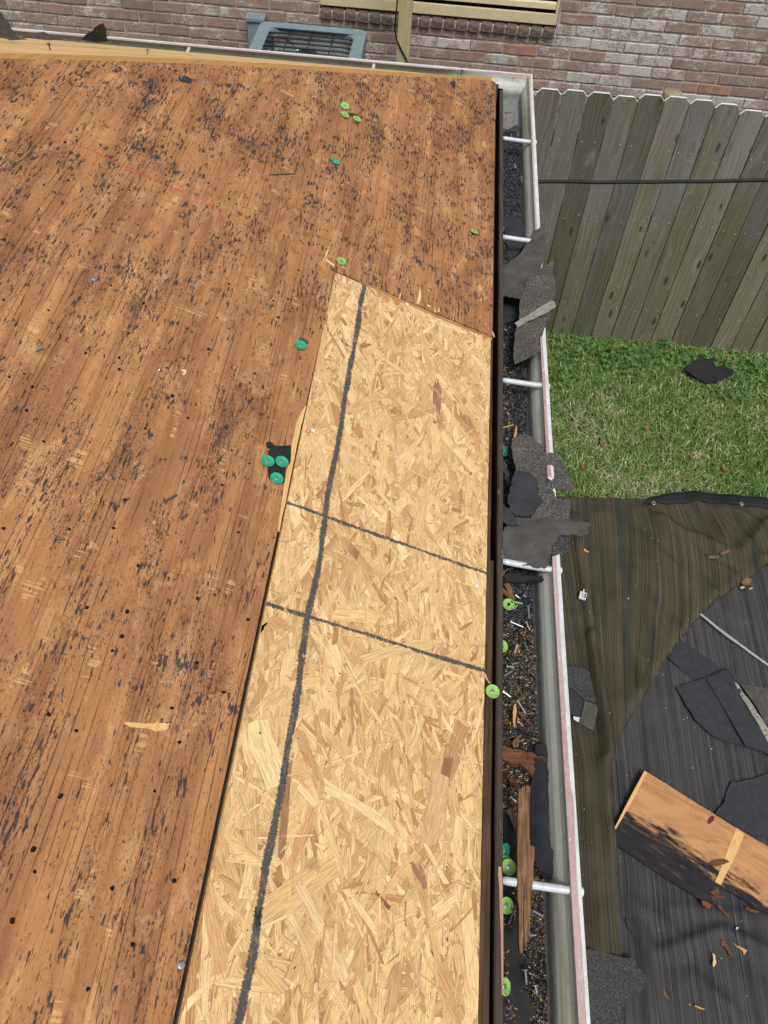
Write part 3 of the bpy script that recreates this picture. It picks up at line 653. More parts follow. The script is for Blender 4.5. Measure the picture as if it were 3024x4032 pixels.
li = np.empty(len(so.data.loops), np.int32); so.data.loops.foreach_get('vertex_index', li)
so.data.uv_layers[0].data.foreach_set('uv', np.asarray(cuv, np.float32)[li].ravel())
# hip end: the far face of the roof, sheathed in new pale board, seen almost edge on
EZ = (ROOF @ Vector((EU, 0, 0))).z
edge = [ROOF @ Vector((p.x, p.y + 0.004, 0.009)) for p in ([hip_far] + hip + [dD(1010, 170), hip_end])]
rows = []; nr = 8
for p in edge:
    e_ = Vector((p.x, VTOP + 0.004, EZ + 0.011)); rows.append([p.lerp(e_, k / nr) for k in range(nr + 1)])
bm = bmesh.new(); g = [[bm.verts.new(p) for p in r_] for r_ in rows]
for i in range(len(g) - 1):
    for k in range(nr): bm.faces.new((g[i][k], g[i + 1][k], g[i + 1][k + 1], g[i][k + 1]))
bmesh.ops.recalc_face_normals(bm, faces=bm.faces[:])
if sum(f.normal.z for f in bm.faces) < 0: bmesh.ops.reverse_faces(bm, faces=bm.faces[:])
ret = bmesh.ops.extrude_face_region(bm, geom=bm.faces[:])
for v in ret['geom']:
    if isinstance(v, bmesh.types.BMVert): v.co -= Vector((0, 0.0055, 0.011))
bmesh.ops.recalc_face_normals(bm, faces=bm.faces[:])
bm.normal_update()
for f in bm.faces:
    if f.normal.y < -0.05 and f.normal.z < 0.6 and f.normal.z > -0.8: f.material_index = 1
hs_ = bm_obj('hip_sheathing', bm, [HIPM, EDGEP], house); hs_['label'] = 'pale new sheathing board along the hip'
# framing at the eaves
FX0, FX1 = 0.2050, 0.2175; FZ = CAMZ - 1.347
def eave(name, x0, x1, y0, y1, z0, z1, mat, bev=0.0015, wob=0.0):
    n = 40; V = []; F = []
    for i in range(n + 1):
        y = y0 + (y1 - y0) * i / n
        j = [wob * mnoise.noise(Vector((y * 9, k * 5.1, 1))) for k in range(4)]
        b = bev
        V += [(x0, y, z0), (x1, y, z0), (x1 + j[0], y, z1 - b + j[1] * .4), (x1 - b + j[0], y, z1 + j[1] * .4), (x0 + b + j[2], y, z1 + j[3] * .4), (x0 + j[2], y, z1 - b + j[3] * .4)]
    for i in range(n):
        for k in range(6):
            F.append((i * 6 + k, i * 6 + (k + 1) % 6, (i + 1) * 6 + (k + 1) % 6, (i + 1) * 6 + k))
    F += [tuple(range(5, -1, -1)), tuple(n * 6 + k for k in range(6))]
    return mesh_obj(name, V, F, mat, house)
fb = eave('fascia_board', FX0, FX1, -1.6, 2.962, FZ - 0.15, FZ, FASC, 0.003, 0.0012); fb['label'] = 'dark weathered fascia board with lichen spots'
eave('subfascia_board', 0.13, 0.1992, -1.6, 0.952, FZ - 0.13, FZ - 0.006, SUBF, 0.002, 0.002)
eave('subfascia_board', 0.13, 0.1935, 0.956, 2.955, FZ - 0.13, FZ - 0.010, SUBF, 0.002, 0.001)
box('fascia_board', (-2.6, FX0 - 0.003, 2.990, 3.0035, FZ - 0.15, FZ), FASC, house, 0.002)
# split sliver on the fascia's outer corner
sl_ = crop(1850, 3200, 500 / 1329)([(300, 560), (328, 565), (345, 850), (350, 1150), (348, 1900), (335, 1900), (325, 1300), (310, 900), (297, 640)])
slab('fascia_sliver', [at_z(*p, FZ + 0.0015) for p in sl_], 0.003, PINKW, house, cell=0, rough=0.001)
box('wall', (-2.6, -0.12, -1.6, 2.66, 0, FZ - 0.12), WALLM, house)
box('soffit', (-2.6, FX0 - 0.004, -1.6, 2.986, FZ - 0.145, FZ - 0.133), SOFF, house)

# ------------------------------------------------------------------ gutter, two runs mitred at the corner
GB = FX1 + 0.0004; GBY = 3.0040; GW = 0.122
lipY = np.array([-1.6, 0.233, 0.727, 1.66, 3.13]); lipX = np.array([0.366, 0.345, 0.3385, 0.3290, 0.3262])
def sX(Y): return (float(np.interp(Y, lipY, lipX)) - GB) / GW
gutter = empty('gutter', (0.28, 1.2, GZ - 0.092))
tag(gutter, 'open metal rain gutter with pink chalky lip running around the roof corner', 'gutter')
YS = list(np.linspace(-1.6, 2.9, 46)) + [3.0]
XS = [0.15] + list(np.linspace(0.0, -2.6, 27))
def jit(s, a, f): return a * mnoise.noise(Vector((s * f, a * 1e3, 2.0)))
def sweep(name, prof, mat, dfun=None, smooth=False, closed=False):
    """prof: (d, z) offsets from the back of the gutter; dfun(d, k, s) may shift a profile point along the run"""
    V = []; F = []; n = len(prof); st = []
    for y in YS: st.append([Vector((GB + (dfun(d, k, y) if dfun else d) * sX(y), y, GZ + z)) for k, (d, z) in enumerate(prof)])
    st.append([Vector((GB + d * sX(3.1), GBY + d, GZ + z)) for (d, z) in prof])
    for x in XS: st.append([Vector((x, GBY + (dfun(d, k, 5 - x) if dfun else d), GZ + z)) for k, (d, z) in enumerate(prof)])
    for r_ in st: V += r_
    for i in range(len(st) - 1):
        for k in range(n if closed else n - 1):
            k2 = (k + 1) % n; F.append((i * n + k, i * n + k2, (i + 1) * n + k2, (i + 1) * n + k))
    if closed: F += [tuple(range(n)), tuple((len(st) - 1) * n + k for k in range(n - 1, -1, -1))]
    o = mesh_obj(name, V, F, mat, gutter, smooth); o.matrix_parent_inverse = gutter.matrix_world.inverted()
    o.matrix_parent_inverse = Matrix.Translation((-0.28, -1.2, -(GZ - 0.092)))
    return o
inner = [(0.0, -0.004), (0.0, -0.084), (0.068, -0.085), (0.0765, -0.083), (0.0805, -0.074), (0.084, -0.056), (0.0865, -0.046), (0.092, -0.034), (0.100, -0.023), (0.1035, -0.014), (0.1042, -0.002)]
outer = [(0.1190, -0.002), (0.1198, -0.018), (0.114, -0.026), (0.104, -0.035), (0.096, -0.046), (0.0915, -0.058), (0.0885, -0.090), (0.0765, -0.0915), (0.0, -0.0905)]
sweep('trough', inner + [(0.1056, -0.002)] + [(0.1178, -0.002)] + outer[1:] + [(-0.0, -0.0905)], GUT, closed=True)
def bnd(s): return 0.1110 + 0.0016 * math.sin(s * 2.1) + 0.0022 * mnoise.noise(Vector((s * 7, 1, 1))) + 0.0012 * mnoise.noise(Vector((s * 40, 1, 1))) + (0.003 if s < 0.5 else 0)
YS = list(np.linspace(-1.6, 2.98, 240)); XS = [0.15] + list(np.linspace(0.1, -2.6, 90))
sweep('lip_flange', [(0.1040, -0.0015), (0.1046, 0.0006), (0.1130, 0.0016), (0.1130, -0.0020), (0.1046, -0.0020)], PINK, lambda d, k, s: bnd(s) if k in (2, 3) else d, closed=True)
sweep('lip_edge', [(0.1131, -0.0015), (0.1131, 0.0018), (0.1175, 0.0022), (0.1205, 0.0008), (0.1216, -0.004), (0.1212, -0.018), (0.1198, -0.018), (0.1190, -0.004)], WHITE, lambda d, k, s: bnd(s) + 0.0001 if k in (0, 1) else d, closed=True)
def hanger(p0, p1, bend, seed):
    random.seed(seed); d = (p1 - p0); L = d.length; d.normalize()
    up = Vector((0, 0, 1)); side = d.cross(up)
    path = []; rad = []
    for k in range(13):
        t = k / 12; q = p0 + d * (L * t) + up * (bend * (1 - t) ** 2) + side * (0.004 * bend * 40 * (1 - t) ** 2); path.append(q)
        rad.append(0.0066 if 0.02 < t else 0.0056)
    o = tube('hanger_tube', path, rad, FERR, gutter, 14); o.matrix_parent_inverse = Matrix.Translation((-0.28, -1.2, -(GZ - 0.092)))
    hd = tube('spike_head', [p1 - d * 0.001, p1 + d * 0.0035, p1 + d * 0.0045], [0.007, 0.007, 0.005], WHITE, o, 12)
for (px, py, bn) in ((1205, 1921, 0.008), (1165, 1228, 0.010), (1150, 831, 0.003), (1128, 519, 0.004), (1140, 306, 0.003)):
    y = at_z(px * D, py * D, GZ - 0.010).y
    hanger(Vector((GB - 0.001, y + 0.004, GZ - 0.0105)), Vector((GB + 0.1213 * sX(y), y, GZ - 0.0105)), bn, int(py))
for (px, py) in ((110, 70), (412, 99), (808, 139), ):
    x = at_z(px * D, py * D, GZ - 0.010).x
    hanger(Vector((x, GBY - 0.001, GZ - 0.0105)), Vector((x, GBY + 0.1213, GZ - 0.0105)), 0.003, int(px))
random.seed(11)
# crumpled corner seal
ct = slab('corner_seal', [at_z(*p, GZ - 0.05) for p in crop(1850, 250, 400 / 1361)([(755, 190), (805, 185), (820, 240), (800, 300), (765, 290), (790, 235), (730, 225)])], 0.003, FERR, gutter, cell=0.008, bend=curl(0.012, 60, 3)); ct.matrix_parent_inverse = Matrix.Translation((-0.28, -1.2, -(GZ - 0.092)))

# ------------------------------------------------------------------ fence
FY = 4.90; PP = 0.1477; XC = 0.995
fence = empty('fence', (1.5, FY, 0)); tag(fence, 'weathered grey green dog ear picket fence in front of brick wall', 'fence')
FI = Matrix.Translation((-1.5, -FY, 0))
cA = crop(2100, 300, 924 / 1659)
tops = {}
for k, p in enumerate(cA([(115, 93), (300, 103), (465, 120), (660, 144), (845, 136), (1022, 150), (1205, 171), (1380, 200), (1560, 248)])): tops[k] = at_y(*p, FY).z
for i in range(-9, 24):
    k = i + 2; x0 = XC + PP * i - PP * 1 + 0.003; x1 = x0 + PP - random.uniform(0.004, 0.008)
    zt = tops.get(k, 1.742 + random.uniform(-0.012, 0.012)); e = 0.026; ez = 0.022; th = 0.016; jy = random.uniform(-0.003, 0.003); ln = random.uniform(-0.003, 0.003)
    prof = [(x0, 0.0), (x1, 0.0), (x1 + ln, zt - ez - 0.006), (x1 - e + ln, zt), (x0 + e + ln, zt), (x0 + ln, zt - ez - 0.006)]
    V = [(a, FY + jy, b) for a, b in prof] + [(a, FY + jy + th, b) for a, b in prof]
    F = [(0, 1, 2, 3, 4, 5), (11, 10, 9, 8, 7, 6)] + [(q, q + 6, (q + 1) % 6 + 6, (q + 1) % 6) for q in range(6)]
    V = [(a - x0, b - FY, c) for a, b, c in V]
    o = mesh_obj('picket', V, F, [PICK, PWHITE], None)
    for f in o.data.polygons[4:7]: f.material_index = 1
    bm = bmesh.new(); bm.from_mesh(o.data); bmesh.ops.recalc_face_normals(bm, faces=bm.faces[:]); bm.to_mesh(o.data); bm.free()
    o.location = (x0 - 1.5, 0, 0); o.parent = fence
    for zz in (0.30, 0.98, 1.47):
        for xx in (0.03, 0.11):
            if random.random() < 0.8:
                nv, nf = lathe([(0.0001, -0.001), (0.0028, -0.001), (0.0026, -0.0024), (0.0001, -0.0028)], 8)
                q = bpy.data.objects.get('_nh')
                me = bpy.data.meshes.get('picket_nail') or None
                if me is None:
                    me = bpy.data.meshes.new('picket_nail'); me.from_pydata([(a, c, b) for a, b, c in nv], [], nf); me.materials.append(PWHITE)
                n_ = bpy.data.objects.new('nail_head', me); COL.objects.link(n_); n_.parent = o
                n_.location = (xx + random.uniform(-.012, .012), jy + 0.0008, zz + random.uniform(-.02, .02))
def fpart(o): o.parent = fence; o.matrix_parent_inverse = FI; return o
for zz in (0.30, 0.98, 1.47): fpart(box('rail', (-0.5, 4.4, FY + 0.0215, FY + 0.06, zz - 0.045, zz + 0.045), POST, None, 0.002))
pt = at_y(2650, 356, 5.03)
for xx in (pt.x, pt.x + 2.3):
    V, F = lathe([(0.001, -0.0), (0.052, 0.0), (0.055, -0.006), (0.055, -pt.z)], 20); F = [f[::-1] for f in F]
    o = mesh_obj('post', V, F, WPOST, None, True); o.location = (xx, 5.02, pt.z); fpart(o)

# ------------------------------------------------------------------ neighbouring brick house
WY = 5.70; BP = 0.218; CP = 0.0700; Z0 = 1.885 + 0.004
nb = empty('brick_house', (0, WY, 0)); tag(nb, 'brick house wall with whitish stains behind the fence', 'house')
NI = Matrix.Translation((0, -WY, 0))
def npart(o, par=None):
    if par is None: o.parent = nb; o.matrix_parent_inverse = NI
    else: o.parent = par
    return o
wl, wr = at_y(1256, 22, 5.66), at_y(2192, 111, 5.66)
WX0, WX1, WZ0 = wl.x, wr.x, (wl.z + wr.z) / 2; WZ1 = WZ0 + 1.05
npart(box('wall', (-7, WX0, WY - 0.003, WY + 0.22, 0, 3.4), MORT)); npart(box('wall', (WX1, 7, WY - 0.003, WY + 0.22, 0, 3.4), MORT))
npart(box('wall', (WX0 + 0.0, WX1, WY - 0.003, WY + 0.22, 0, WZ0 - 0.075), MORT)); npart(box('wall', (WX0, WX1, WY - 0.003, WY + 0.22, WZ1, 3.4), MORT))
bmeshes = []
for q in range(10):
    bm = bmesh.new(); v, f = box_vf(-0.1035, 0.1035, -0.011, 0.02, -0.0295, 0.0295)
    vv = [bm.verts.new(p) for p in v]
    for a in f: bm.faces.new([vv[i] for i in a])
    bmesh.ops.subdivide_edges(bm, edges=[e for e in bm.edges if abs(e.verts[0].co.x - e.verts[1].co.x) > 0.1], cuts=3)
    for w in bm.verts:
        w.co.z += random.uniform(-0.0022, 0.0022); w.co.x += random.uniform(-0.0022, 0.0022); w.co.y += random.uniform(-0.0015, 0.0015) if w.co.y < 0 else 0
    bmesh.ops.bevel(bm, geom=[e for e in bm.edges if all(w.co.y < 0 for w in e.verts) and abs(e.verts[0].co.z - e.verts[1].co.z) < 0.03 and len(e.link_faces) == 2 and e.calc_face_angle(0) > 1.0], offset=0.004, segments=1, affect='EDGES')
    me = bpy.data.meshes.new('brick'); bm.normal_update(); bm.to_mesh(me); bm.free(); me.materials.append(BRICK); bmeshes.append(me)
stuffV = []; stuffF = []; nbrick = 0
for c in range(-27, 22):
    zc = Z0 + CP * (c + 0.5)
    if zc > 3.38 or zc < 0.03: continue
    off = 0.0 if c % 2 == 0 else BP / 2
    for k in range(-31, 32):
        xc = k * BP + off + 0.05; half = 0.1035
        x0, x1 = xc - half, xc + half
        if WZ0 - 0.075 < zc < WZ1 + 0.02:
            if x1 > WX0 - 0.008 and x0 < WX1 + 0.008:
                if x0 < WX0 - 0.03 and x1 < WX1: x1 = WX0 - 0.010
                elif x1 > WX1 + 0.03 and x0 > WX0: x0 = WX1 + 0.010
                else: continue
        sc = (x1 - x0) / 0.207
        if sc < 0.12: continue
        px, py = project(((x0 + x1) / 2, WY, zc))
        vis = -60 < px < 3084 and -40 < py and (py < 120 + 0.09 * px + 30 if px < 2120 else py < 470)
        if vis and nbrick < 299:
            o = bpy.data.objects.new('brick', random.choice(bmeshes)); COL.objects.link(o); nbrick += 1
            o.parent = nb; o.location = ((x0 + x1) / 2, random.uniform(-0.0025, 0.0025), zc + random.uniform(-0.002, 0.002)); o.scale = (sc, 1, 1); o.rotation_euler = (0, random.uniform(-.008, .008), 0)
        elif -3.6 < xc < 5:
            v, f = box_vf(x0, x1, WY - 0.010, WY + 0.02, zc - 0.0295, zc + 0.0295); b0 = len(stuffV); stuffV += v; stuffF += [tuple(i + b0 for i in q) for q in f]
so_ = npart(mesh_obj('brick_courses', stuffV, stuffF, BRICK)); so_['kind'] = 'stuff'
# rowlock sill under the window
nrow = int((WX1 - WX0) / 0.0765); pw = (WX1 - WX0 - 0.004) / nrow
rb = []
for q in range(4):
    bm = bmesh.new(); v, f = box_vf(-pw / 2 + 0.005, pw / 2 - 0.005, -0.034, 0.05, -0.066, 0.0)
    vv = [bm.verts.new(p) for p in v]
    for a in f: bm.faces.new([vv[i] for i in a])
    for w in vv:
        w.co += Vector([random.uniform(-0.003, 0.003) for _ in range(3)])
        if w.co.y < 0 and w.co.z > -0.02: w.co.z -= 0.022
    bmesh.ops.bevel(bm, geom=bm.edges[:], offset=0.004, segments=1, affect='EDGES')
    me = bpy.data.meshes.new('sill_brick'); bm.normal_update(); bm.to_mesh(me); bm.free(); me.materials.append(SILLB); rb.append(me)
for k in range(nrow):
    o = bpy.data.objects.new('sill_brick', random.choice(rb)); COL.objects.link(o); o.parent = nb
    o.location = (WX0 + 0.002 + pw * (k + 0.5), random.uniform(-0.003, 0.003), WZ0 - 0.006 + random.uniform(-.004, .004))
npart(box('sill_mortar', (WX0, WX1, WY - 0.018, WY + 0.10, WZ0 - 0.070, WZ0 - 0.028), MORT))
# louvred window
win = npart(box('window', (WX0 + 0.003, WX1 - 0.003, WY + 0.09, WY + 0.10, WZ0, WZ1 - 0.003), GLASS)); win['label'] = 'window with beige horizontal louvre slats'
def wpart(n, b, bev=0.002): o = box(n, b, BEIGE, None, bev); o.parent = win; o.matrix_parent_inverse = win.matrix_world.inverted(); return o
for n, b in (('frame_rail', (WX0 + 0.004, WX1 - 0.004, WY - 0.012, WY + 0.008, WZ0, WZ0 + 0.060)), ('frame_stile', (WX0 + 0.004, WX0 + 0.022, WY - 0.010, WY + 0.07, WZ0 + 0.0605, WZ1 - 0.004)), ('frame_stile', (WX1 - 0.022, WX1 - 0.004, WY - 0.010, WY + 0.07, WZ0 + 0.0605, WZ1 - 0.004))):
    wpart(n, b)
for k in range(12):
    z = WZ0 + 0.086 + 0.078 * k; a = WY - 0.004; X0_, X1_ = WX0 + 0.023, WX1 - 0.023
    V = [(X0_, a, z), (X1_, a, z), (X1_, a + 0.003, z + 0.030), (X0_, a + 0.003, z + 0.030), (X0_, a + 0.014, z + 0.040), (X1_, a + 0.014, z + 0.040)]
    V += [(x, y + 0.004, zz - 0.003) for x, y, zz in V]
    F = [(0, 1, 2, 3), (3, 2, 5, 4), (7, 6, 9, 8), (8, 9, 10, 11), (0, 6, 7, 1), (4, 5, 11, 10), (0, 3, 9, 6), (3, 4, 10, 9), (1, 7, 8, 2), (2, 8, 11, 5)]
    o = mesh_obj('louvre_slat', V, F, BEIGE); o.parent = win

# ------------------------------------------------------------------ raised air conditioner, its wall box, the post and wires
ZT = at_y(1236, 115, 5.36).z
c_bl, c_br, c_fr = at_z(1031, 92, ZT), at_z(1441, 137, ZT), at_z(1451, 236, ZT)
AX0, AX1, AY1 = c_bl.x - 0.015, c_br.x + 0.005, 5.42; AY0 = AY1 - (AX1 - AX0) * 0.98
ac = empty('air_conditioner', ((AX0 + AX1) / 2, (AY0 + AY1) / 2, 0)); tag(ac, 'grey blue air conditioner condenser with black wire fan grille against brick wall', 'air conditioner')
AI = Matrix.Translation((-(AX0 + AX1) / 2, -(AY0 + AY1) / 2, 0))
def apart(o): o.parent = ac; o.matrix_parent_inverse = AI; return o
def rrect(x0, x1, y0, y1, r, n=6):
    P = []
    for cx_, cy_, a in ((x1 - r, y1 - r, 0), (x0 + r, y1 - r, 90), (x0 + r, y0 + r, 180), (x1 - r, y0 + r, 270)):
        for k in range(n + 1): q = math.radians(a + 90 * k / n); P.append((cx_ + r * math.cos(q), cy_ + r * math.sin(q)))
    return P
o1 = rrect(AX0, AX1, AY0, AY1, 0.055); bw = 0.075; i1 = rrect(AX0 + bw, AX1 - bw, AY0 + bw, AY1 - bw, 0.09); n1 = len(o1)
V = [(x, y, ZT - 0.022) for x, y in o1] + [(x * 0.985 + (AX0 + AX1) / 2 * 0.015, y * 0.985 + (AY0 + AY1) / 2 * 0.015, ZT) for x, y in o1] + [(x, y, ZT - 0.004) for x, y in i1] + [(x, y, ZT - 0.045) for x, y in i1] + [(x, y, ZT - 0.06) for x, y in o1]
F = [(a * n1 + k, a * n1 + (k + 1) % n1, (a + 1) * n1 + (k + 1) % n1, (a + 1) * n1 + k) for a in range(3) for k in range(n1)] + [(4 * n1 + k, 4 * n1 + (k + 1) % n1, (k + 1) % n1, k) for k in range(n1)]
apart(mesh_obj('top_cover', V, F, ACG, None, False))
CBOT = ZT - 0.78
for x in (AX0 + 0.012, AX1 - 0.052):
    for y in (AY0 + 0.012, AY1 - 0.052): apart(box('corner_post', (x, x + 0.04, y, y + 0.04, CBOT, ZT - 0.061), ACG, None, 0.003))
apart(box('base_pan', (AX0 + 0.005, AX1 - 0.005, AY0 + 0.005, AY1 - 0.005, CBOT + 0.0005, CBOT + 0.06), ACG, None, 0.003))
ax_, ay_ = (AX0 + AX1) / 2, (AY0 + AY1) / 2
fin = rrect(AX0 + 0.035, AX1 - 0.035, AY0 + 0.035, AY1 - 0.035, 0.06, 4)
fv = []; ff = []
def along(P, step):
    out = []; n = len(P)
    for i in range(n):
        a, b = Vector(P[i]), Vector(P[(i + 1) % n]); L = (b - a).length
        for k in range(max(1, int(L / step))): out.append((a + (b - a) * (k * step / max(L, 1e-6)), (b - a).normalized()))
    return out
for p, t in along(fin, 0.014):
    nrm = Vector((-t.y, t.x)); b0 = len(fv)
    for s_, q in ((-1, 0.0), (1, 0.0), (1, 0.022), (-1, 0.022)):
        for z in (CBOT + 0.05, ZT - 0.05): fv.append((p.x + t.x * s_ * 0.0035 + nrm.x * q, p.y + t.y * s_ * 0.0035 + nrm.y * q, z))
    ff += [(b0, b0 + 2, b0 + 3, b0 + 1), (b0 + 2, b0 + 4, b0 + 5, b0 + 3), (b0 + 4, b0 + 6, b0 + 7, b0 + 5), (b0 + 6, b0, b0 + 1, b0 + 7)]
apart(mesh_obj('coil_fins', fv, ff, ACF, None))['kind'] = 'stuff'
for k in range(9):
    y = AY1 - 0.085 - k * (AY1 - AY0 - 0.17) / 8
    apart(tube('grille_wire', [(AX0 + 0.055, y, ZT - 0.010), (AX0 + 0.12, y, ZT - 0.004), (AX1 - 0.12, y, ZT - 0.004), (AX1 - 0.055, y, ZT - 0.010)], 0.0058, ACB, None, 6))
for x in (AX0 + 0.2, ax_, AX1 - 0.2): apart(tube('grille_wire', [(x, AY0 + 0.06, ZT - 0.012), (x, AY1 - 0.06, ZT - 0.012)], 0.003, ACB, None, 6))
V, F = lathe([(0.001, 0.0), (0.07, -0.004), (0.078, -0.02), (0.078, -0.12), (0.001, -0.13)], 20)
o = mesh_obj('fan_motor', V, F, ACD, None, True); o.location = (ax_, ay_, ZT - 0.03); apart(o)
for k in range(4):
    q = math.radians(20 + 90 * k); d = Vector((math.cos(q), math.sin(q), 0)); s_ = Vector((-d.y, d.x, 0))
    P = [d * 0.06 - s_ * 0.05 + Vector((0, 0, 0.02)), d * 0.25 - s_ * 0.10 + Vector((0, 0, 0.03)), d * 0.25 + s_ * 0.09 - Vector((0, 0, 0.03)), d * 0.06 + s_ * 0.05 - Vector((0, 0, 0.02))]
    P = [p + Vector((ax_, ay_, ZT - 0.15)) for p in P]
    apart(mesh_obj('fan_blade', P + [p - Vector((0, 0, 0.003)) for p in P], [(0, 1, 2, 3), (7, 6, 5, 4), (0, 4, 5, 1), (1, 5, 6, 2), (2, 6, 7, 3), (3, 7, 4, 0)], ACD, None))
apart(tube('motor_conduit', [(AX0 + 0.17, AY1 - 0.16, ZT - 0.025), (AX0 + 0.25, AY1 - 0.23, ZT - 0.03), (ax_ - 0.05, ay_ + 0.03, ZT - 0.05)], 0.009, STEEL, None, 8))
apart(box('stand_deck', (AX0 - 0.03, AX1 + 0.03, AY0 - 0.03, AY1 + 0.03, CBOT - 0.04, CBOT), POST, None, 0.003))
for x in (AX0 + 0.02, AX1 - 0.02):
    for y in (AY0 + 0.02, AY1 - 0.02): apart(box('stand_leg', (x - 0.045, x + 0.045, y - 0.045, y + 0.045, 0, CBOT - 0.04), POST, None, 0.003))
dl, dr = at_y(800 + 355 * .4822, 112 * .4822, 5.66), at_y(800 + 512 * .4822, 125 * .4822, 5.66)
db = empty('disconnect_box', ((dl.x + dr.x) / 2, WY, dl.z - 0.3)); tag(db, 'small grey electrical box with sloped cap on the brick wall', 'electrical box')
DI = Matrix.Translation((-(dl.x + dr.x) / 2, -WY, -(dl.z - 0.3)))
for n, b in (('box_body', (dl.x + 0.006, dr.x - 0.006, WY - 0.085, WY - 0.0095, dl.z - 0.3, dl.z - 0.025)), ('box_cap', (dl.x, dr.x, WY - 0.098, WY - 0.0105, dl.z - 0.0248, dl.z))):
    o = box(n, b, ACG, None, 0.005); o.parent = db; o.matrix_parent_inverse = DI
pl, pr_ = at_y(1200 + 545 * .663, 300 * .663, 5.2), at_y(1200 + 622 * .663, 300 * .663, 5.2)
pxc = (pl.x + pr_.x) / 2; hw = (pr_.x - pl.x) / 2
box('wood_post', (pxc - hw, pxc + hw, 5.2, 5.2 + 2 * hw, 0, 3.0), POST, None, 0.004)
tag(bpy.data.objects['wood_post'], 'square treated timber post with black wire in front of the louvred window', 'post')
wp = [at_y(1200 + x * .663, y * .663, 5.192) for x, y in ((549, -60), (549, 20), (540, 110), (535, 180), (545, 235), (570, 290), (600, 345), (618, 385), (625, 440))]
tag(tube('cable', wp, 0.0045, CABLE, None, 8), 'thin dark wire running down the timber post', 'wire')
P1, P2_ = at_y(2152, 715, 3.75), at_y(3024, 709, 3.9); dv = (P2_ - P1)
A_ = Vector((-0.121, 2.60, P1.z + 0.10)); C_ = P1 - dv * 0.75; pth = [A_ * (1 - t) ** 2 + C_ * 2 * t * (1 - t) + P1 * t * t for t in np.linspace(0, 0.95, 12)]
pth += [P1 + dv * t + Vector((0, 0, -0.006 * math.sin(math.pi * min(1, t)) + 0.004 * mnoise.noise(Vector((t * 6, 0, 0))))) for t in np.linspace(0, 3.5, 30)]
tag(tube('cable', pth, 0.0088, CABLE, None, 10), 'thick black cable stretched across the picket fence', 'cable')
# ------------------------------------------------------------------ tarp on the lawn
def poly_in(P, x, y):
    c = False; j = len(P) - 1
    for i in range(len(P)):
        if (P[i][1] > y) != (P[j][1] > y) and x < (P[j][0] - P[i][0]) * (y - P[i][1]) / (P[j][1] - P[i][1]) + P[i][0]: c = not c
        j = i
    return c
def seg_d(P, A, B):
    ab = B - A; t = np.clip(((P - A) @ ab) / (ab @ ab), 0, 1); q = A + t[:, None] * ab
    return np.hypot(*(P - q).T), t
def gD(x, y): v = at_z(x * D, y * D, 0.02); return np.array([v.x, v.y])
fold = [gD(*p) for p in [(1760, 1215), (1659, 1228), (1600, 1262), (1545, 1300), (1500, 1345), (1440, 1420), (1400, 1490), (1370, 1540), (1330, 1605), (1316, 1660)]]
strip = [gD(*p) for p in [(1322, 1760), (1330, 1860), (1327, 1930), (1336, 2040), (1344, 2140), (1350, 2300)]]
topE = [gD(*p) for p in [(1185, 1074), (1300, 1080), (1395, 1083), (1430, 1077), (1500, 1071), (1570, 1073), (1659, 1086), (1760, 1092)]]
brownP = [(x, y) for x, y in topE] + [tuple(p) for p in fold] + [tuple(p) for p in strip] + [(1.05, -0.6), (0.5, -0.6), (0.5, topE[0][1])]
ridges = [((1650, 1238), (1500, 1095), .030, .05), ((1650, 1240), (1420, 1130), .022, .05), ((1590, 1268), (1380, 1105), .018, .045), ((1545, 1302), (1300, 1110), .012, .05), ((1238, 1120), (1275, 1380), .022, .028), ((1275, 1380), (1312, 1640), .030, .03), ((1440, 1420), (1360, 1240), .012, .05), ((1395, 1500), (1330, 1300), .014, .04), ((1300, 1650), (1322, 1900), .018, .035), ((1255, 1600), (1290, 1900), .012, .03), ((1290, 1900), (1300, 2150), .010, .03), ((1650, 1160), (1560, 1105), .026, .05), ((1600, 1200), (1660, 1130), .02, .04)]
gridges = [((1420, 2060), (1560, 2010), .018, .03), ((1560, 2010), (1659, 2060), .022, .035), ((1500, 2110), (1600, 2212), .02, .035), ((1370, 1950), (1450, 2010), .012, .03), ((1620, 2090), (1659, 2212), .018, .03), ((1450, 1960), (1659, 1985), .010, .03), ((1330, 1880), (1420, 2100), .010, .03), ((1380, 2000), (1430, 2180), .012, .03), ((1330, 1700), (1330, 1850), .008, .025)]
def field(P, rd, base, namp, foldline=None, gain=2.6):
    z = np.full(len(P), base)
    z += np.array([namp * (1.6 * mnoise.noise(Vector((p[0] * 4, p[1] * 3, 3))) + 1.5 * (0.5 - abs(mnoise.noise(Vector((p[0] * 5 + p[1] * 2.5, p[1] * 3 - p[0] * 1.5, 7))) * 2)) + 0.6 * mnoise.noise(Vector((p[0] * 14, p[1] * 7, 4)))) for p in P])
    for a, b, h_, w_ in rd:
        d, t = seg_d(P, gD(*a), gD(*b)); z += gain * h_ * np.exp(-(d / w_) ** 2) * (0.6 + 0.4 * np.sin(np.pi * t))
    if foldline is not None:
        d = np.min([seg_d(P, foldline[i], foldline[i + 1])[0] for i in range(len(foldline) - 1)], axis=0)
        q = np.clip(d / 0.05, 0, 1); z += 0.030 * np.exp(-(d / 0.09) ** 2) - 0.040 * (1 - np.sqrt(1 - (1 - q) ** 2))
    return np.maximum(z, 0.004)
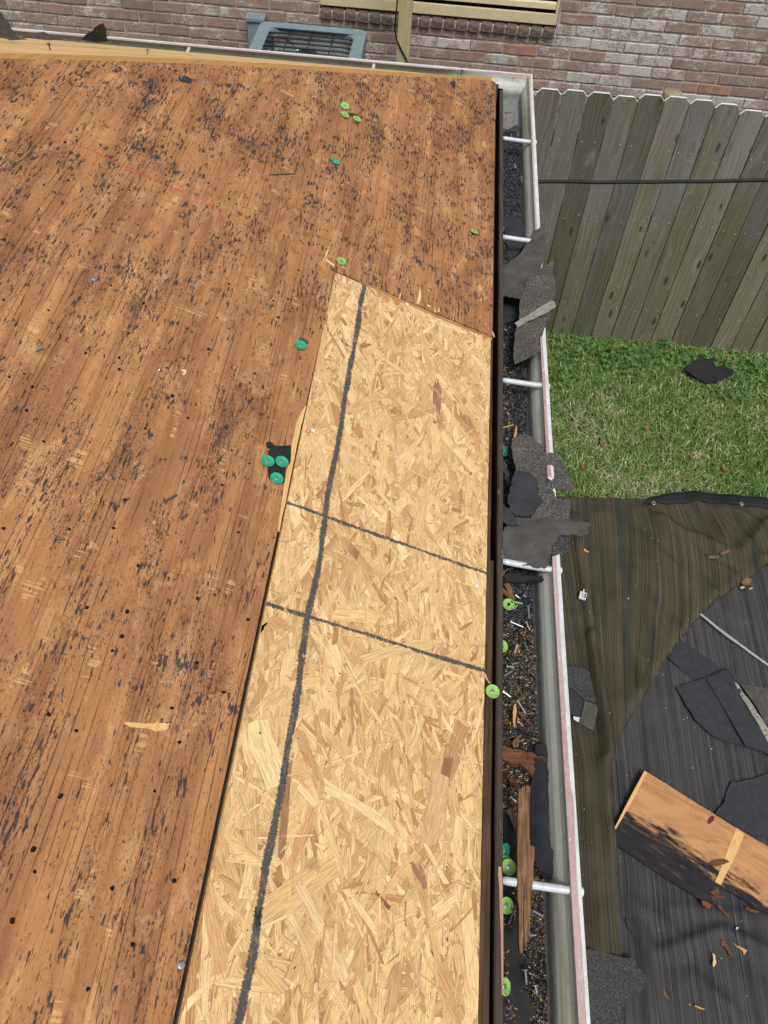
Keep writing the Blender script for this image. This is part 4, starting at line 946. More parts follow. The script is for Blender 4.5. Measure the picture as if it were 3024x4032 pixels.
def cloth(name, poly, x0, x1, y0, y1, res, rd, base, namp, mat, foldline=None, parent=None, uvf=None):
    nx, ny = int((x1 - x0) / res) + 1, int((y1 - y0) / res) + 1
    X, Y = np.meshgrid(np.linspace(x0, x1, nx), np.linspace(y0, y1, ny)); P = np.stack([X.ravel(), Y.ravel()], 1)
    keep = np.array([poly_in(poly, *p) for p in P]) if poly else np.ones(len(P), bool)
    # pull the outermost kept vertices' neighbours onto the outline so the edge is clean
    if poly:
        A = np.array(poly); idx = np.where(~keep)[0]; K = keep.reshape(ny, nx); nbk = np.zeros_like(K)
        nbk[1:] |= K[:-1]; nbk[:-1] |= K[1:]; nbk[:, 1:] |= K[:, :-1]; nbk[:, :-1] |= K[:, 1:]
        nb2 = nbk.copy(); nb2[1:] |= nbk[:-1]; nb2[:-1] |= nbk[1:]; nb2[:, 1:] |= nbk[:, :-1]; nb2[:, :-1] |= nbk[:, 1:]
        edge_i = np.where((~K & nb2).ravel())[0]
        for i in edge_i:
            best = None
            for k in range(len(A)):
                a, b = A[k], A[(k + 1) % len(A)]; ab = b - a; t = np.clip((P[i] - a) @ ab / (ab @ ab), 0, 1); q = a + t * ab; dd = np.hypot(*(P[i] - q))
                if best is None or dd < best[0]: best = (dd, q)
            P[i] = best[1]; keep[i] = True
    Z = field(P, rd, base, namp, foldline)
    F = []
    for j in range(ny - 1):
        for i in range(nx - 1):
            q = (j * nx + i, j * nx + i + 1, (j + 1) * nx + i + 1, (j + 1) * nx + i)
            if all(keep[k] for k in q): F.append(q)
    o = mesh_obj(name, np.column_stack([P, Z]), F, mat, parent, True)
    bm = bmesh.new(); bm.from_mesh(o.data)
    bmesh.ops.delete(bm, geom=[v for v in bm.verts if not v.link_faces], context='VERTS')
    bmesh.ops.remove_doubles(bm, verts=bm.verts[:], dist=0.0008)
    uvl = bm.loops.layers.uv.new('UVMap')
    for f in bm.faces:
        for l in f.loops: l[uvl].uv = uvf(l.vert.co) if uvf else (l.vert.co.x + 0.5 * l.vert.co.z, l.vert.co.y)
    bm.to_mesh(o.data); bm.free()
    sm = o.modifiers.new('thickness', 'SOLIDIFY'); sm.thickness = 0.002; sm.offset = -1
    return o
def olive_uv(c):
    xp, yp = fold[-1]; k = 1.0 / (0.42 + 0.58 * min(1.0, max(0.0, (c.y - yp) / 1.5)))
    x = xp + (c.x - xp) * k; x -= 0.50 * max(0.0, c.x - 1.35) * max(0.0, 3.35 - c.y)
    return (x + 0.4 * c.z, c.y)
tarp = empty('tarp', (1.6, 1.5, 0)); tag(tarp, 'striped mesh ground tarp folded over itself beside the gutter', 'tarp')
TI = Matrix.Translation((-1.6, -1.5, 0))
def tpart(o): o.parent = tarp; o.matrix_parent_inverse = TI; return o
gpoly = [(0.55, -0.8), (3.6, -0.8), (3.6, 3.30), (0.55, 3.22)]
o = tpart(cloth('grey_layer', None, 0.55, 3.4, -0.8, 3.18, 0.022, gridges, 0.014, 0.009, TARPG)); o['label'] = 'flat grey striped layer of the tarp'
o = tpart(cloth('olive_layer', brownP, 0.5, 2.7, -0.6, 3.5, 0.018, ridges, 0.036, 0.014, TARPB, fold, uvf=olive_uv)); o['label'] = 'rumpled olive brown striped layer with folded edge'
hem_t = [gD(*p) for p in [(1388, 1090), (1400, 1081), (1430, 1073.5), (1500, 1068), (1570, 1070), (1659, 1083), (1760, 1089)]]
hem_b = [gD(*p) for p in [(1388, 1096), (1412, 1093), (1440, 1093), (1500, 1094), (1570, 1096), (1659, 1103), (1760, 1108)]]
n = 60; V = []; F = []
def pl_at(P, t):
    k = min(int(t * (len(P) - 1)), len(P) - 2); f = t * (len(P) - 1) - k; return P[k] * (1 - f) + P[k + 1] * f
for i in range(n + 1):
    for a in range(4):
        p = pl_at(hem_t, i / n) * (1 - a / 3) + pl_at(hem_b, i / n) * a / 3
        V.append((p[0], p[1], 0))
zz = field(np.array(V)[:, :2], ridges, 0.036, 0.014) + 0.009
V = [(v[0], v[1], z) for v, z in zip(V, zz)]
F = [(i * 4 + a, i * 4 + a + 1, i * 4 + a + 5, i * 4 + a + 4) for i in range(n) for a in range(3)]
o = mesh_obj('hem', V, F, HEM, None, True); sm = o.modifiers.new('thickness', 'SOLIDIFY'); sm.thickness = 0.006; sm.offset = 0; tpart(o)
for p in ((2574, 1981), (2920, 1984)):
    v = at_z(*p, 0.045); z = field(np.array([[v.x, v.y]]), ridges, 0.036, 0.014)[0] + 0.0135
    gvv, gff = lathe([(0.007, 0.0), (0.008, 0.002), (0.012, 0.0022), (0.0145, 0.0), (0.0145, -0.004), (0.007, -0.004), (0.007, 0.0)], 18)
    o = mesh_obj('grommet', gvv, gff, BRASS, None, True); o.location = at_z(*p, z); tpart(o)

# ------------------------------------------------------------------ shingle scraps
def scrap(name, label, px, z0, gx, gy, th, mat, rough=0.004, amp=0.004, freq=18, cat='shingle', group=None, parent=None, cell=0.012, thz=None):
    cxp = sum(p[0] for p in px) / len(px); cyp = sum(p[1] for p in px) / len(px)
    p0 = at_z(cxp, cyp, z0); n = Vector((-gx, -gy, 1)).normalized()
    o = slab(name, [at_plane(*p, p0, n) for p in px], th, mat, parent, n=n, bend=curl(amp * 1.8, freq, len(label or name) + len(px)) if amp else None, cell=cell, rough=rough * 1.5, depth=3)
    if label: tag(o, label, cat, group)
    return o
c6 = crop(1900, 800, 400 / 1106); c7 = crop(1900, 1600, 500 / 1382); c8 = crop(1900, 2300, 500 / 1106); c5 = crop(1850, 3200, 500 / 1329)
GF = GZ - 0.070
scrap('shingle_scrap', 'dark flat shingle scrap on the gutter floor under a hanger', c6([(218, 130), (300, 130), (410, 170), (470, 290), (480, 440), (290, 640), (280, 500), (245, 370), (218, 220)]), GF + 0.006, 0.1, 0, 0.003, SHB)
scrap('shingle_scrap', 'dark shingle scrap wedged low in the gutter beneath the taped one', c6([(290, 1000), (415, 1050), (405, 1190), (390, 1250), (300, 1290), (213, 1330), (213, 990)]), GF + 0.010, 0.15, 0, 0.003, SHB)
scrap('shingle_scrap', 'smooth brown grey shingle scrap leaning from the gutter onto its lip', c6([(650, 228), (665, 260), (658, 370), (685, 430), (700, 490), (672, 580), (650, 640), (640, 700), (480, 880), (430, 1050), (350, 1025), (285, 1010), (214, 1000), (214, 690), (300, 640), (400, 560), (470, 450), (530, 380), (525, 330), (550, 300), (600, 285)]), GZ + 0.002, 0.22, 0.0, 0.003, SHS, amp=0.004)
g2 = scrap('shingle_scrap', 'granulated shingle scrap with a pale film strip across it, overhanging the gutter', c6([(782, 612), (770, 680), (762, 760), (785, 820), (795, 870), (780, 990), (765, 1050), (785, 1130), (735, 1165), (720, 1220), (690, 1290), (660, 1390), (612, 1480), (606, 1530), (630, 1545), (625, 1600), (600, 1620), (480, 1690), (345, 1742), (338, 1700), (352, 1450), (365, 1340), (400, 1230), (415, 1060), (440, 960), (470, 860), (640, 700)]), GZ + 0.011, 0.26, 0.0, 0.0035, SHG, amp=0.005)
scrap('release_film', None, c6([(375, 1345), (350, 1300), (470, 1225), (600, 1150), (755, 1052), (788, 1075), (795, 1125), (740, 1155), (620, 1215), (500, 1275)]), GZ + 0.0185, 0.26, 0.0, 0.003, FILM, 0.002, 0.002, 30, parent=g2)
scrap('shingle_scrap', 'rounded granulated shingle scrap hanging over the gutter lip above the lawn', c7([(330, 360), (400, 315), (470, 312), (540, 350), (600, 410), (640, 440), (660, 490), (700, 520), (750, 498), (815, 505), (850, 560), (880, 620), (905, 690), (960, 780), (993, 860), (980, 890), (940, 905), (840, 890), (800, 880), (770, 840), (740, 812), (690, 820), (640, 860), (600, 900), (520, 800), (420, 760), (350, 700), (355, 640), (330, 550), (312, 450)]), GZ + 0.004, 0.16, 0.0, 0.0035, SHG, amp=0.005)
scrap('shingle_scrap', 'granulated shingle scrap bridging the gutter lip beside the striped tarp', c7([(600, 930), (620, 870), (680, 840), (740, 815), (765, 850), (760, 920), (790, 980), (860, 1010), (950, 1015), (960, 1100), (950, 1250), (800, 1255), (640, 1235), (520, 1220), (560, 1100)]), GZ + 0.005, 0.16, 0, 0.0035, SHG, amp=0.003)
scrap('shingle_scrap', 'dark smooth rounded shingle scrap lying on granulated scraps in the gutter', c7([(360, 720), (430, 720), (480, 735), (540, 770), (580, 810), (605, 870), (605, 940), (640, 985), (660, 1000), (620, 1070), (540, 1195), (500, 1200), (440, 1195), (370, 1190), (310, 1160), (285, 1080), (270, 1000), (290, 930), (310, 830)]), GZ + 0.008, 0.12, 0, 0.0035, SHB, amp=0.006)
scrap('shingle_scrap', 'granulated shingle corner jutting below the long smooth scrap', c7([(840, 1400), (955, 1380), (945, 1590), (880, 1600), (790, 1615), (750, 1620), (740, 1570), (735, 1530)]), GZ + 0.006, 0.1, 0, 0.0035, SHGD, amp=0.003)
scrap('shingle_scrap', 'long smooth grey shingle scrap spanning the gutter next to a hanger', c7([(375, 1195), (540, 1205), (700, 1225), (950, 1245), (1172, 1255), (1160, 1310), (1130, 1400), (1090, 1418), (955, 1400), (950, 1412), (870, 1415), (820, 1450), (770, 1510), (745, 1560), (755, 1600), (740, 1680), (690, 1755), (600, 1750), (450, 1730), (300, 1720), (212, 1700), (212, 1480), (240, 1330), (300, 1260)]), GZ + 0.006, 0.12, 0, 0.003, SHS, amp=0.006)
scrap('shingle_scrap', 'small bluish shingle flap tucked against the fascia board', c7([(200, 1060), (250, 1110), (300, 1150), (350, 1190), (385, 1290), (330, 1300), (260, 1290), (204, 1210)]), GZ + 0.004, 0.1, 0, 0.003, SHB, amp=0.004)
scrap('shingle_scrap', 'curled black shingle edge tucked under a white hanger', c7([(230, 1840), (400, 1825), (650, 1850), (675, 1880), (640, 1895), (500, 1900), (360, 1910), (240, 1900)]), GZ - 0.035, 0.05, 0, 0.008, FELT, amp=0.004)
scrap('shingle_scrap', 'narrow black shingle blade standing beside the rounded scraps', c7([(215, 560), (245, 600), (270, 680), (300, 840), (290, 860), (240, 740), (212, 640)]), GZ - 0.03, 0.4, 0, 0.003, SHGD, amp=0.002)
scrap('shingle_scrap', 'long dark torn shingle strip lying along the gutter front', c8([(468, 1395), (545, 1392), (560, 1520), (572, 1640), (566, 1780)]) + c5([(815, 20), (812, 180), (830, 280), (845, 370), (880, 385), (880, 430), (862, 480), (855, 690), (840, 705), (790, 670), (745, 630), (690, 560), (650, 440), (600, 330), (590, 0)]) + c8([(400, 1800), (430, 1640), (440, 1500)]), GZ - 0.050, 0.8, 0, 0.003, SHB, 0.003, 0.003)
scrap('felt_sheet', 'black felt sheet on the gutter floor covered in sawdust', c5([(345, 0), (460, 100), (500, 500), (500, 1000), (560, 1500), (620, 1800), (560, 1850), (640, 2000), (680, 2090), (640, 2212), (345, 2212)]), GF + 0.004, 0.0, 0, 0.002, FELT, 0.006, 0.004, cat='felt')
# scraps left on the deck
def deckscrap(label, pts, mat, w, rough=0.0015, amp=0.001, cat='shingle', name='shingle_scrap', th=0.002):
    P = [ROOF @ duv(*p, w) for p in pts]
    o = slab(name, P, th, mat, None, n=N_, bend=curl(amp, 40, len(label)), cell=0.008, rough=rough); tag(o, label, cat); return o
deckscrap('black felt scrap pinned by three teal cap nails on the plywood', cr([(200, 590), (275, 568), (340, 640), (430, 645), (605, 630), (608, 680), (600, 900), (570, 950), (520, 1000), (500, 1240), (470, 1250), (260, 1180), (235, 1080), (230, 1000), (240, 800), (230, 720), (280, 700), (215, 660)]), FELT, 0.0022, cat='felt', name='felt_scrap')
deckscrap('pointed black shingle chip with a nail head near the hip', crop(0, 0, 0.7233)([(972, 420), (990, 412), (1020, 415), (1050, 435), (1030, 450), (1000, 445), (975, 435)]), SHB, 0.0022)
deckscrap('rounded black shingle chip near the far roof corner', crop(1200, 0, 0.663)([(862, 485), (885, 480), (897, 490), (893, 515), (885, 525), (868, 500)]), SHB, 0.0025)
deckscrap('small dark shingle chip tucked under a teal cap nail', c4([(60, 790), (85, 785), (120, 800), (138, 825), (115, 832), (75, 815)]), SHS, 0.003)
deckscrap('tiny dark shingle sliver between two lime cap nails', c2([(1495, 487), (1520, 487), (1550, 495), (1548, 502), (1515, 500), (1498, 495)]) if False else crop(0, 0, 0.9114)([(1500, 487), (1525, 488), (1550, 496), (1548, 503), (1518, 501), (1500, 495)]), SHB, 0.0025, 0.0006)
def standing(label, pts, Y, mat, th=0.004):
    o = slab('shingle_scrap', [at_y(*p, Y) for p in pts], th, mat, None, n=Vector((0, -1, 0.05)).normalized(), bend=curl(0.012, 12, len(label)), cell=0.02, rough=0.004); tag(o, label, 'shingle'); return o
h12 = crop(0, 0, 0.7233)
standing('black torn shingle scrap standing up behind the hip edge', h12([(440, 212), (470, 185), (500, 170), (515, 150), (540, 130), (565, 120), (575, 150), (580, 190), (590, 222), (520, 226)]), 2.62, FELT)
standing('curled dark shingle scrap standing in front of the far gutter', h12([(5, 65), (20, 90), (50, 120), (58, 145), (80, 180), (100, 195), (150, 212), (60, 214), (20, 205), (-40, 200), (-40, 110)]), 2.45, SHS)
standing('flat brown shingle scrap lying along the hip edge', h12([(110, 212), (150, 196), (230, 178), (345, 214), (250, 220)]), 2.5, SHS)
# scraps on the tarp and the lawn
t1 = crop(2200, 2500, 824 / 1659); t3 = crop(2200, 3000, 824 / 1659)
scrap('shingle_scrap', 'narrow dark shingle strip poking out from under the tarp fold', t1([(850, 160), (935, 25), (1060, 95), (1290, 265), (1180, 330), (1080, 362)]), 0.034, 0, 0, 0.004, SHB, 0.006, 0.004, 6)
scrap('shingle_scrap', 'large dark shingle with punched nail holes on the grey tarp', t1([(930, 415), (1160, 335), (1350, 262), (1400, 370), (1500, 570), (1659, 850), (1800, 1060), (1700, 960), (1500, 890), (1330, 840), (1200, 780), (1080, 670), (1000, 540)]), 0.042, 0, 0, 0.004, SHB, 0.006, 0.006, 6)
scrap('shingle_scrap', 'dark shingle tab lying on the punched shingle', t1([(1168, 345), (1340, 270), (1400, 372), (1500, 572), (1659, 850), (1790, 1040), (1620, 915), (1480, 882)]), 0.050, 0, 0, 0.004, SHB, 0.003, 0.005, 6)
scrap('film_strip', 'whitish film strip along the edge of the large shingle', t1([(1390, 368), (1430, 395), (1500, 500), (1600, 650), (1700, 800), (1690, 900), (1600, 740), (1500, 580)]), 0.056, 0, 0, 0.003, FILM, 0.004, 0.006, 12, cat='film')
scrap('shingle_scrap', 'dark shingle half under the whitish film strip', t1([(1440, 390), (1600, 410), (1720, 430), (1720, 800), (1640, 700), (1560, 560)]), 0.036, 0, 0, 0.004, SHS, 0.006, 0.004, 6)
scrap('shingle_scrap', 'broad blue black shingle behind the rotted plywood board', t3([(1365, 165), (1420, 160), (1659, 90), (1900, 40), (1900, 640), (1659, 600), (1560, 590), (1470, 550), (1420, 520), (1240, 405), (1310, 320), (1330, 240)]), 0.036, 0, 0, 0.004, SHB, 0.008, 0.004, 6)
scrap('shingle_scrap', 'granulated shingle square on the olive tarp by the gutter', t1([(60, 250), (200, 262), (340, 342), (330, 545), (205, 520), (110, 420), (60, 400)]), 0.062, 0, 0, 0.004, SHGD, 0.008, 0.006, 8)
scrap('shingle_scrap', 'lighter granulated shingle tab folded off the square', t1([(205, 518), (320, 570), (272, 762), (160, 700)]), 0.066, 0, 0, 0.004, SHG, 0.008, 0.006, 8)
scrap('shingle_scrap', 'smooth dark underside of the folded shingle by the gutter', t1([(70, 400), (110, 420), (215, 500), (180, 655), (115, 640), (70, 620)]), 0.058, 0, 0, 0.004, SHB, 0.006, 0.004, 8)
scrap('film_strip', 'small pale label of film beside the folded shingle', t1([(116, 645), (168, 655), (158, 692), (118, 665)]), 0.070, 0, 0, 0.002, CLIP, 0.002, 0.003, 8, cat='film')
scrap('shingle_scrap', 'small pointed dark shingle sliver alone on the grey tarp', t3([(530, 1240), (600, 1265), (700, 1330), (755, 1412), (700, 1405), (600, 1375), (545, 1310)]), 0.032, 0, 0, 0.003, SHB, 0.004, 0.004, 10)
scrap('shingle_scrap', 'large granulated shingle half hidden below the gutter', t3([(200, 1490), (300, 1500), (400, 1520), (580, 1555), (650, 1650), (690, 1690), (680, 1790), (610, 1855), (540, 1880), (500, 1960), (540, 2120), (200, 2120)]), 0.060, 0, 0, 0.004, SHGD, 0.010, 0.006, 8)
cB = crop(2100, 900, 924 / 1659)
scrap('shingle_scrap', 'black torn shingle lying on the grass by the fence', cB([(1060, 985), (1100, 950), (1170, 910), (1230, 915), (1295, 912), (1285, 965), (1345, 965), (1420, 1020), (1400, 1045), (1300, 1080), (1230, 1085), (1170, 1060), (1110, 1020)]), 0.075, 0, 0.12, 0.005, FELT, 0.012, 0.012, 6, cell=0.03)

# ------------------------------------------------------------------ plastic cap nails
cv_, cf_ = lathe([(0.0035, 0.0012), (0.0060, 0.0010), (0.0100, 0.0014), (0.0118, 0.0026), (0.0127, 0.0024), (0.0127, 0.0006), (0.0115, -0.0008), (0.0040, -0.0010), (0.0035, 0.0012)], 28)
nv_, nf_ = lathe([(0.0001, 0.0020), (0.0030, 0.0021), (0.0040, 0.0016), (0.0040, 0.0004), (0.0016, 0.0), (0.0016, -0.0030), (0.0001, -0.0034)], 14)
def mk(name, v, f, mt):
    me = bpy.data.meshes.new(name); me.from_pydata(v, [], [q[::-1] for q in f]); me.materials.append(mt)
    for p in me.polygons: p.use_smooth = True
    return me
capM = {k: mk('cap', cv_, cf_, mt) for k, mt in (('lime', LIME), ('teal', TEAL), ('pale', PALEG))}; nailM = mk('nail_head', nv_, nf_, STEEL)
def cap_nail(P, nrm, col, label, group=None, tilt=(0, 0), scale=1.0, nail=True):
    r = empty('cap_nail', P); n = (Vector(nrm) + Vector((tilt[0], tilt[1], 0))).normalized()
    r.rotation_euler = n.to_track_quat('Z', 'Y').to_euler(); r.scale = (scale,) * 3
    tag(r, label, 'cap nail', group)
    COLo = bpy.data.objects.new('cap', capM[col]); link(COLo, r)
    if nail: link(bpy.data.objects.new('nail_head', nailM), r)
    return r
def cap_deck(x, y, col, label, group=None, w=0.0016, tilt=(0, 0)):
    return cap_nail(ROOF @ dD(x, y, w), N_, col, label, group, tilt)
cap_deck(744.5, 229, 'lime', 'lime cap nail tipped on edge behind a pair of lime caps', tilt=(0.0, -0.35), w=0.006)
cap_deck(745, 248.5, 'lime', 'lime cap nail between the tipped lime cap and a dark sliver', 'paired lime cap nails on the deck', 0.0035)
cap_deck(771, 257.5, 'lime', 'lime cap nail at the far end of the dark sliver from the tipped cap', 'paired lime cap nails on the deck', 0.0035)
cap_deck(724.5, 349.5, 'teal', 'teal cap nail alone on plywood beside pale scratches', tilt=(0.1, 0.1), w=0.003)
cap_deck(1024.5, 501, 'lime', 'lime cap nail on plywood near the eave edge', tilt=(-0.1, 0.25), w=0.004)
cap_deck(737, 565, 'lime', 'lime cap nail at the corner of the strand board cutout')
cap_deck(649.5, 746, 'teal', 'teal cap nail with a dark shingle chip under it', w=0.004)
for x, y, l_ in ((578, 996.5, 'teal cap nail half on felt scrap and half on bare plywood'), (608.5, 998, 'teal cap nail on the felt scrap closest to the pale torn edge'), (597.5, 1034, 'teal cap nail alone at the narrow end of the felt scrap')): cap_deck(x, y, 'teal', l_, 'teal cap nails in the felt scrap', 0.0042)
cap_nail(at_z(1063.5 * D, 1494 * D, FZ + 0.012), (0.15, -0.1, 1), 'lime', 'lime cap nail resting on the fascia beside a curled splinter', None)
def cap_gut(x, y, z, col, label, tilt=(0, 0), nail=True, g=None): return cap_nail(at_z(x * D, y * D, z), (0, 0, 1), col, label, g, tilt, 1.0, nail)
cap_gut(1098.5, 1306, GF + 0.020, 'lime', 'empty lime cap with open centre hole on the gutter debris', (0.1, -0.1), False)
cap_gut(1116, 1303, GF + 0.020, 'lime', 'lime cap seen edge on beside the empty lime cap', (0.2, 1.8))
cap_gut(1084, 1396, GF + 0.020, 'lime', 'lime cap half hidden by the fascia among sawdust', (0.5, -0.2))
cap_gut(1092, 1866, GF + 0.024, 'lime', 'lime cap lying under another one by the rotted stick', (0.1, 0.1))
cap_gut(1098, 1873, GF + 0.032, 'lime', 'lime cap with bent nail on top of another beside the rotted stick', (0.2, -0.2))
cap_gut(1093, 1956, GF + 0.020, 'lime', 'lime cap below the nearest white hanger', (0.3, -0.1))
cap_gut(1089, 2131, GF + 0.022, 'lime', 'lime cap tilted against the fascia at the end of the gutter debris', (0.9, -0.1))
cap_gut(1090, 1838, GF + 0.020, 'teal', 'dark teal cap standing against the fascia', (1.2, -0.4))
cap_gut(1090, 975, GF + 0.022, 'teal', 'teal cap fragment beside the rounded shingle scrap', (1.6, -0.5))
cap_gut(1080, 503, GF + 0.016, 'lime', 'lime cap peeking out from the fascia by a hanger', (0.9, 0.3))
cap_nail(at_z(1594 * D, 2010 * D, 0.030), (0.1, 0, 1), 'pale', 'pale green cap nail on the grey tarp near wood chips', None, (0.5, 0.2), 1.1)
HN2 = Vector((0, math.sin(TH), math.cos(TH)))
def hipP(x, y): return at_plane(x, y, Vector((0, VTOP, EZ + 0.011)), HN2)
cap_nail(hipP(5 * D, 116 * D) + Vector((0, 0, 0.003)), HN2, 'teal', 'teal cap sliver on the pale hip sheathing', None, (0.1, -0.3))
cap_nail(hipP(984 * D, 165 * D) + Vector((0, 0, 0.003)), HN2, 'teal', 'teal cap at the narrow end of the pale hip board', None, (0, -0.2))
# ------------------------------------------------------------------ loose nails
def nail(p0, p1, mat, label, group=None, rad=0.0016, head=True):
    p0, p1 = Vector(p0), Vector(p1); d = p1 - p0; L = d.length; n = 6
    V, F = lathe([(0.0001, 0), (rad * 2.6 if head else rad, 0), (rad * 2.6 if head else rad, 0.0012), (rad, 0.002), (rad, L - 0.004), (0.0002, L)], 8)
    o = mesh_obj('roofing_nail', V, [f[::-1] for f in F], mat, None, False)
    o.matrix_world = Matrix.Translation(p0) @ d.to_track_quat('Z', 'Y').to_matrix().to_4x4()
    tag(o, label, 'nail', group); return o
lab = 'loose roofing nail lying on the bare plywood deck'; gr_ = 'loose nails on the deck'
h9 = lambda x, y: (x * 0.9114, y * 0.9114)
for a, b, mt in (((820, 373), (806, 400), STEEL), ((1205, 360), (1186, 373), STEEL), ((782, 337), (788, 340), STEEL)):
    nail(ROOF @ duv(*h9(*a), 0.0035), ROOF @ duv(*h9(*b), 0.0025), mt, lab, gr_, 0.0022)
nail(ROOF @ duv(*h9(1162, 754), 0.0022), ROOF @ duv(*h9(1278, 750), 0.0022), DULL, 'long thin bent wire nail on the deck above the teal cap', None, 0.0014, False)
for a, b, mt, r in (((830, 132), (828, 163), STEEL, .0020), ((457, 33), (463, 45), STEEL, .0018), ((178, 397), (147, 414), STEEL, .0022), ((690, 488), (684, 498), STEEL, .0022)):
    nail(ROOF @ duv(a[0] * .9114, 1008 + a[1] * .9114, 0.0035), ROOF @ duv(b[0] * .9114, 1008 + b[1] * .9114, 0.0025), mt, lab, gr_, r)
for a, b in (((1345, 780), (1450, 720)), ((445, 1076), (538, 1087))):
    nail(ROOF @ duv(a[0] * .4822, 1600 + a[1] * .4822, 0.0022), ROOF @ duv(b[0] * .4822, 1600 + b[1] * .4822, 0.0022), DULL, 'dark rusty nail lying flat on worn plywood', 'rusty nails on the deck', 0.0020)
for a, b in (((1400, 325), (1466, 365)), ((1310, 255), (1368, 303))):
    nail(ROOF @ duv(1150 + a[0] * .4822, 950 + a[1] * .4822, 0.0022), ROOF @ duv(1150 + b[0] * .4822, 950 + b[1] * .4822, 0.0022), DULL, 'dark nail lying in black residue near the eave', 'dark nails near the eave', 0.0020, False)
def head_on(P, n, label, group, mat=STEEL, s=1.0):
    me = bpy.data.meshes.get('driven_nail_' + mat.name)
    if me is None: me = mk('driven_nail_' + mat.name, [(a * 1.15, b * 1.15, c) for a, b, c in nv_], nf_, mat)
    o = bpy.data.objects.new('nail_head', me); link(o); o.location = P; o.rotation_euler = Vector(n).to_track_quat('Z', 'Y').to_euler(); o.scale = (s,) * 3
    tag(o, label, 'nail', group)
for x, y, s in ((391, 2085, 1.1), (203, 603, 1.3), (1023, 549, 1.0), (440, 178, 1.2), (503, 172, 1.0)):
    head_on(ROOF @ dD(x, y, -0.0002), N_, 'bright nail head flush in the worn plywood', 'nail heads in old plywood', STEEL, s)
for x, y in ((676, 930), (879, 657), (1030, 1265)):
    head_on(ROOF @ dD(x, y, OW + 0.0010), N_, 'white shiny nail head in the yellow strand board', 'nail heads in strand board', PWHITE, 1.0)
for a, b, mt in (((278, 290), (278, 262), DULL), ((800, 318), (808, 300), STEEL), ((1435, 305), (1462, 287), STEEL), ((1499, 308), (1502, 284), DULL)):
    fx = 0.7233; b0_ = hipP(a[0] * fx, a[1] * fx)
    nail(b0_ + Vector(((b[0] - a[0]) * 0.0008, 0, 0.024)), b0_ - Vector((0, 0, 0.003)), mt, 'nail sticking up out of the pale hip sheathing', 'nails standing on the hip', 0.0022)
hb = hipP(1200 + 930 * .663, 452 * .663); nail(hb + Vector((0, 0, 0.022)), hb - Vector((0, 0, 0.003)), STEEL, 'nail standing beside the teal cap at the hip end', None, 0.0022)
tag(slab('plastic_shred', [at_y(*p, 2.2) for p in h12([(812, 338), (830, 330), (846, 332), (842, 342), (820, 346)])], 0.002, YEL, None, n=Vector((0, -1, .3)).normalized(), cell=0), 'yellow plastic shred below the pale hip board', 'plastic scrap')
tag(slab('wood_curl', [ROOF @ duv(x * .9114, 1008 + y * .9114, 0.004) for x, y in ((785, 492), (795, 488), (806, 494), (806, 506), (796, 514), (788, 508), (795, 500))], 0.003, SPLP, None, n=N_, cell=0), 'small pale wood curl on the worn plywood', 'wood chip')

# ------------------------------------------------------------------ gutter filling
def bed(name, label, y0, y1, mat, seed, fill):
    nx, ny = 22, int((y1 - y0) / 0.006); V = []; F = []
    for j in range(ny + 1):
        y = y0 + (y1 - y0) * j / ny; s = sX(y)
        for i in range(nx + 1):
            t = i / nx; x = GB + 0.0005 + 0.0800 * s * t
            tp = min(1, max(0, (y1 - y) / 0.10 - 0.9 * (1 - t)))
            h = fill * (0.35 + 0.75 * (1 - t)) + 0.009 * mnoise.noise(Vector((x * 40, y * 14, seed))) + 0.004 * mnoise.noise(Vector((x * 160, y * 120, seed))) + 0.0022 * mnoise.noise(Vector((x * 500, y * 480, seed)))
            V.append((x, y, GZ - 0.0845 + max(0.0016, h) * tp - (0.004 if tp <= 0 else 0)))
    for j in range(ny):
        for i in range(nx): F.append((j * (nx + 1) + i, j * (nx + 1) + i + 1, (j + 1) * (nx + 1) + i + 1, (j + 1) * (nx + 1) + i))
    o = mesh_obj(name, V, F, mat, None, True); tag(o, label, 'debris', kind='stuff'); return o
bed('shingle_granules', 'grey shingle granules heaped along the gutter floor', 0.90, 2.93, GRAN, 1, 0.016)
bed('granules_and_sawdust', 'dark granules mixed with sawdust along the gutter floor', -0.9, 0.905, GRANT, 2, 0.014)
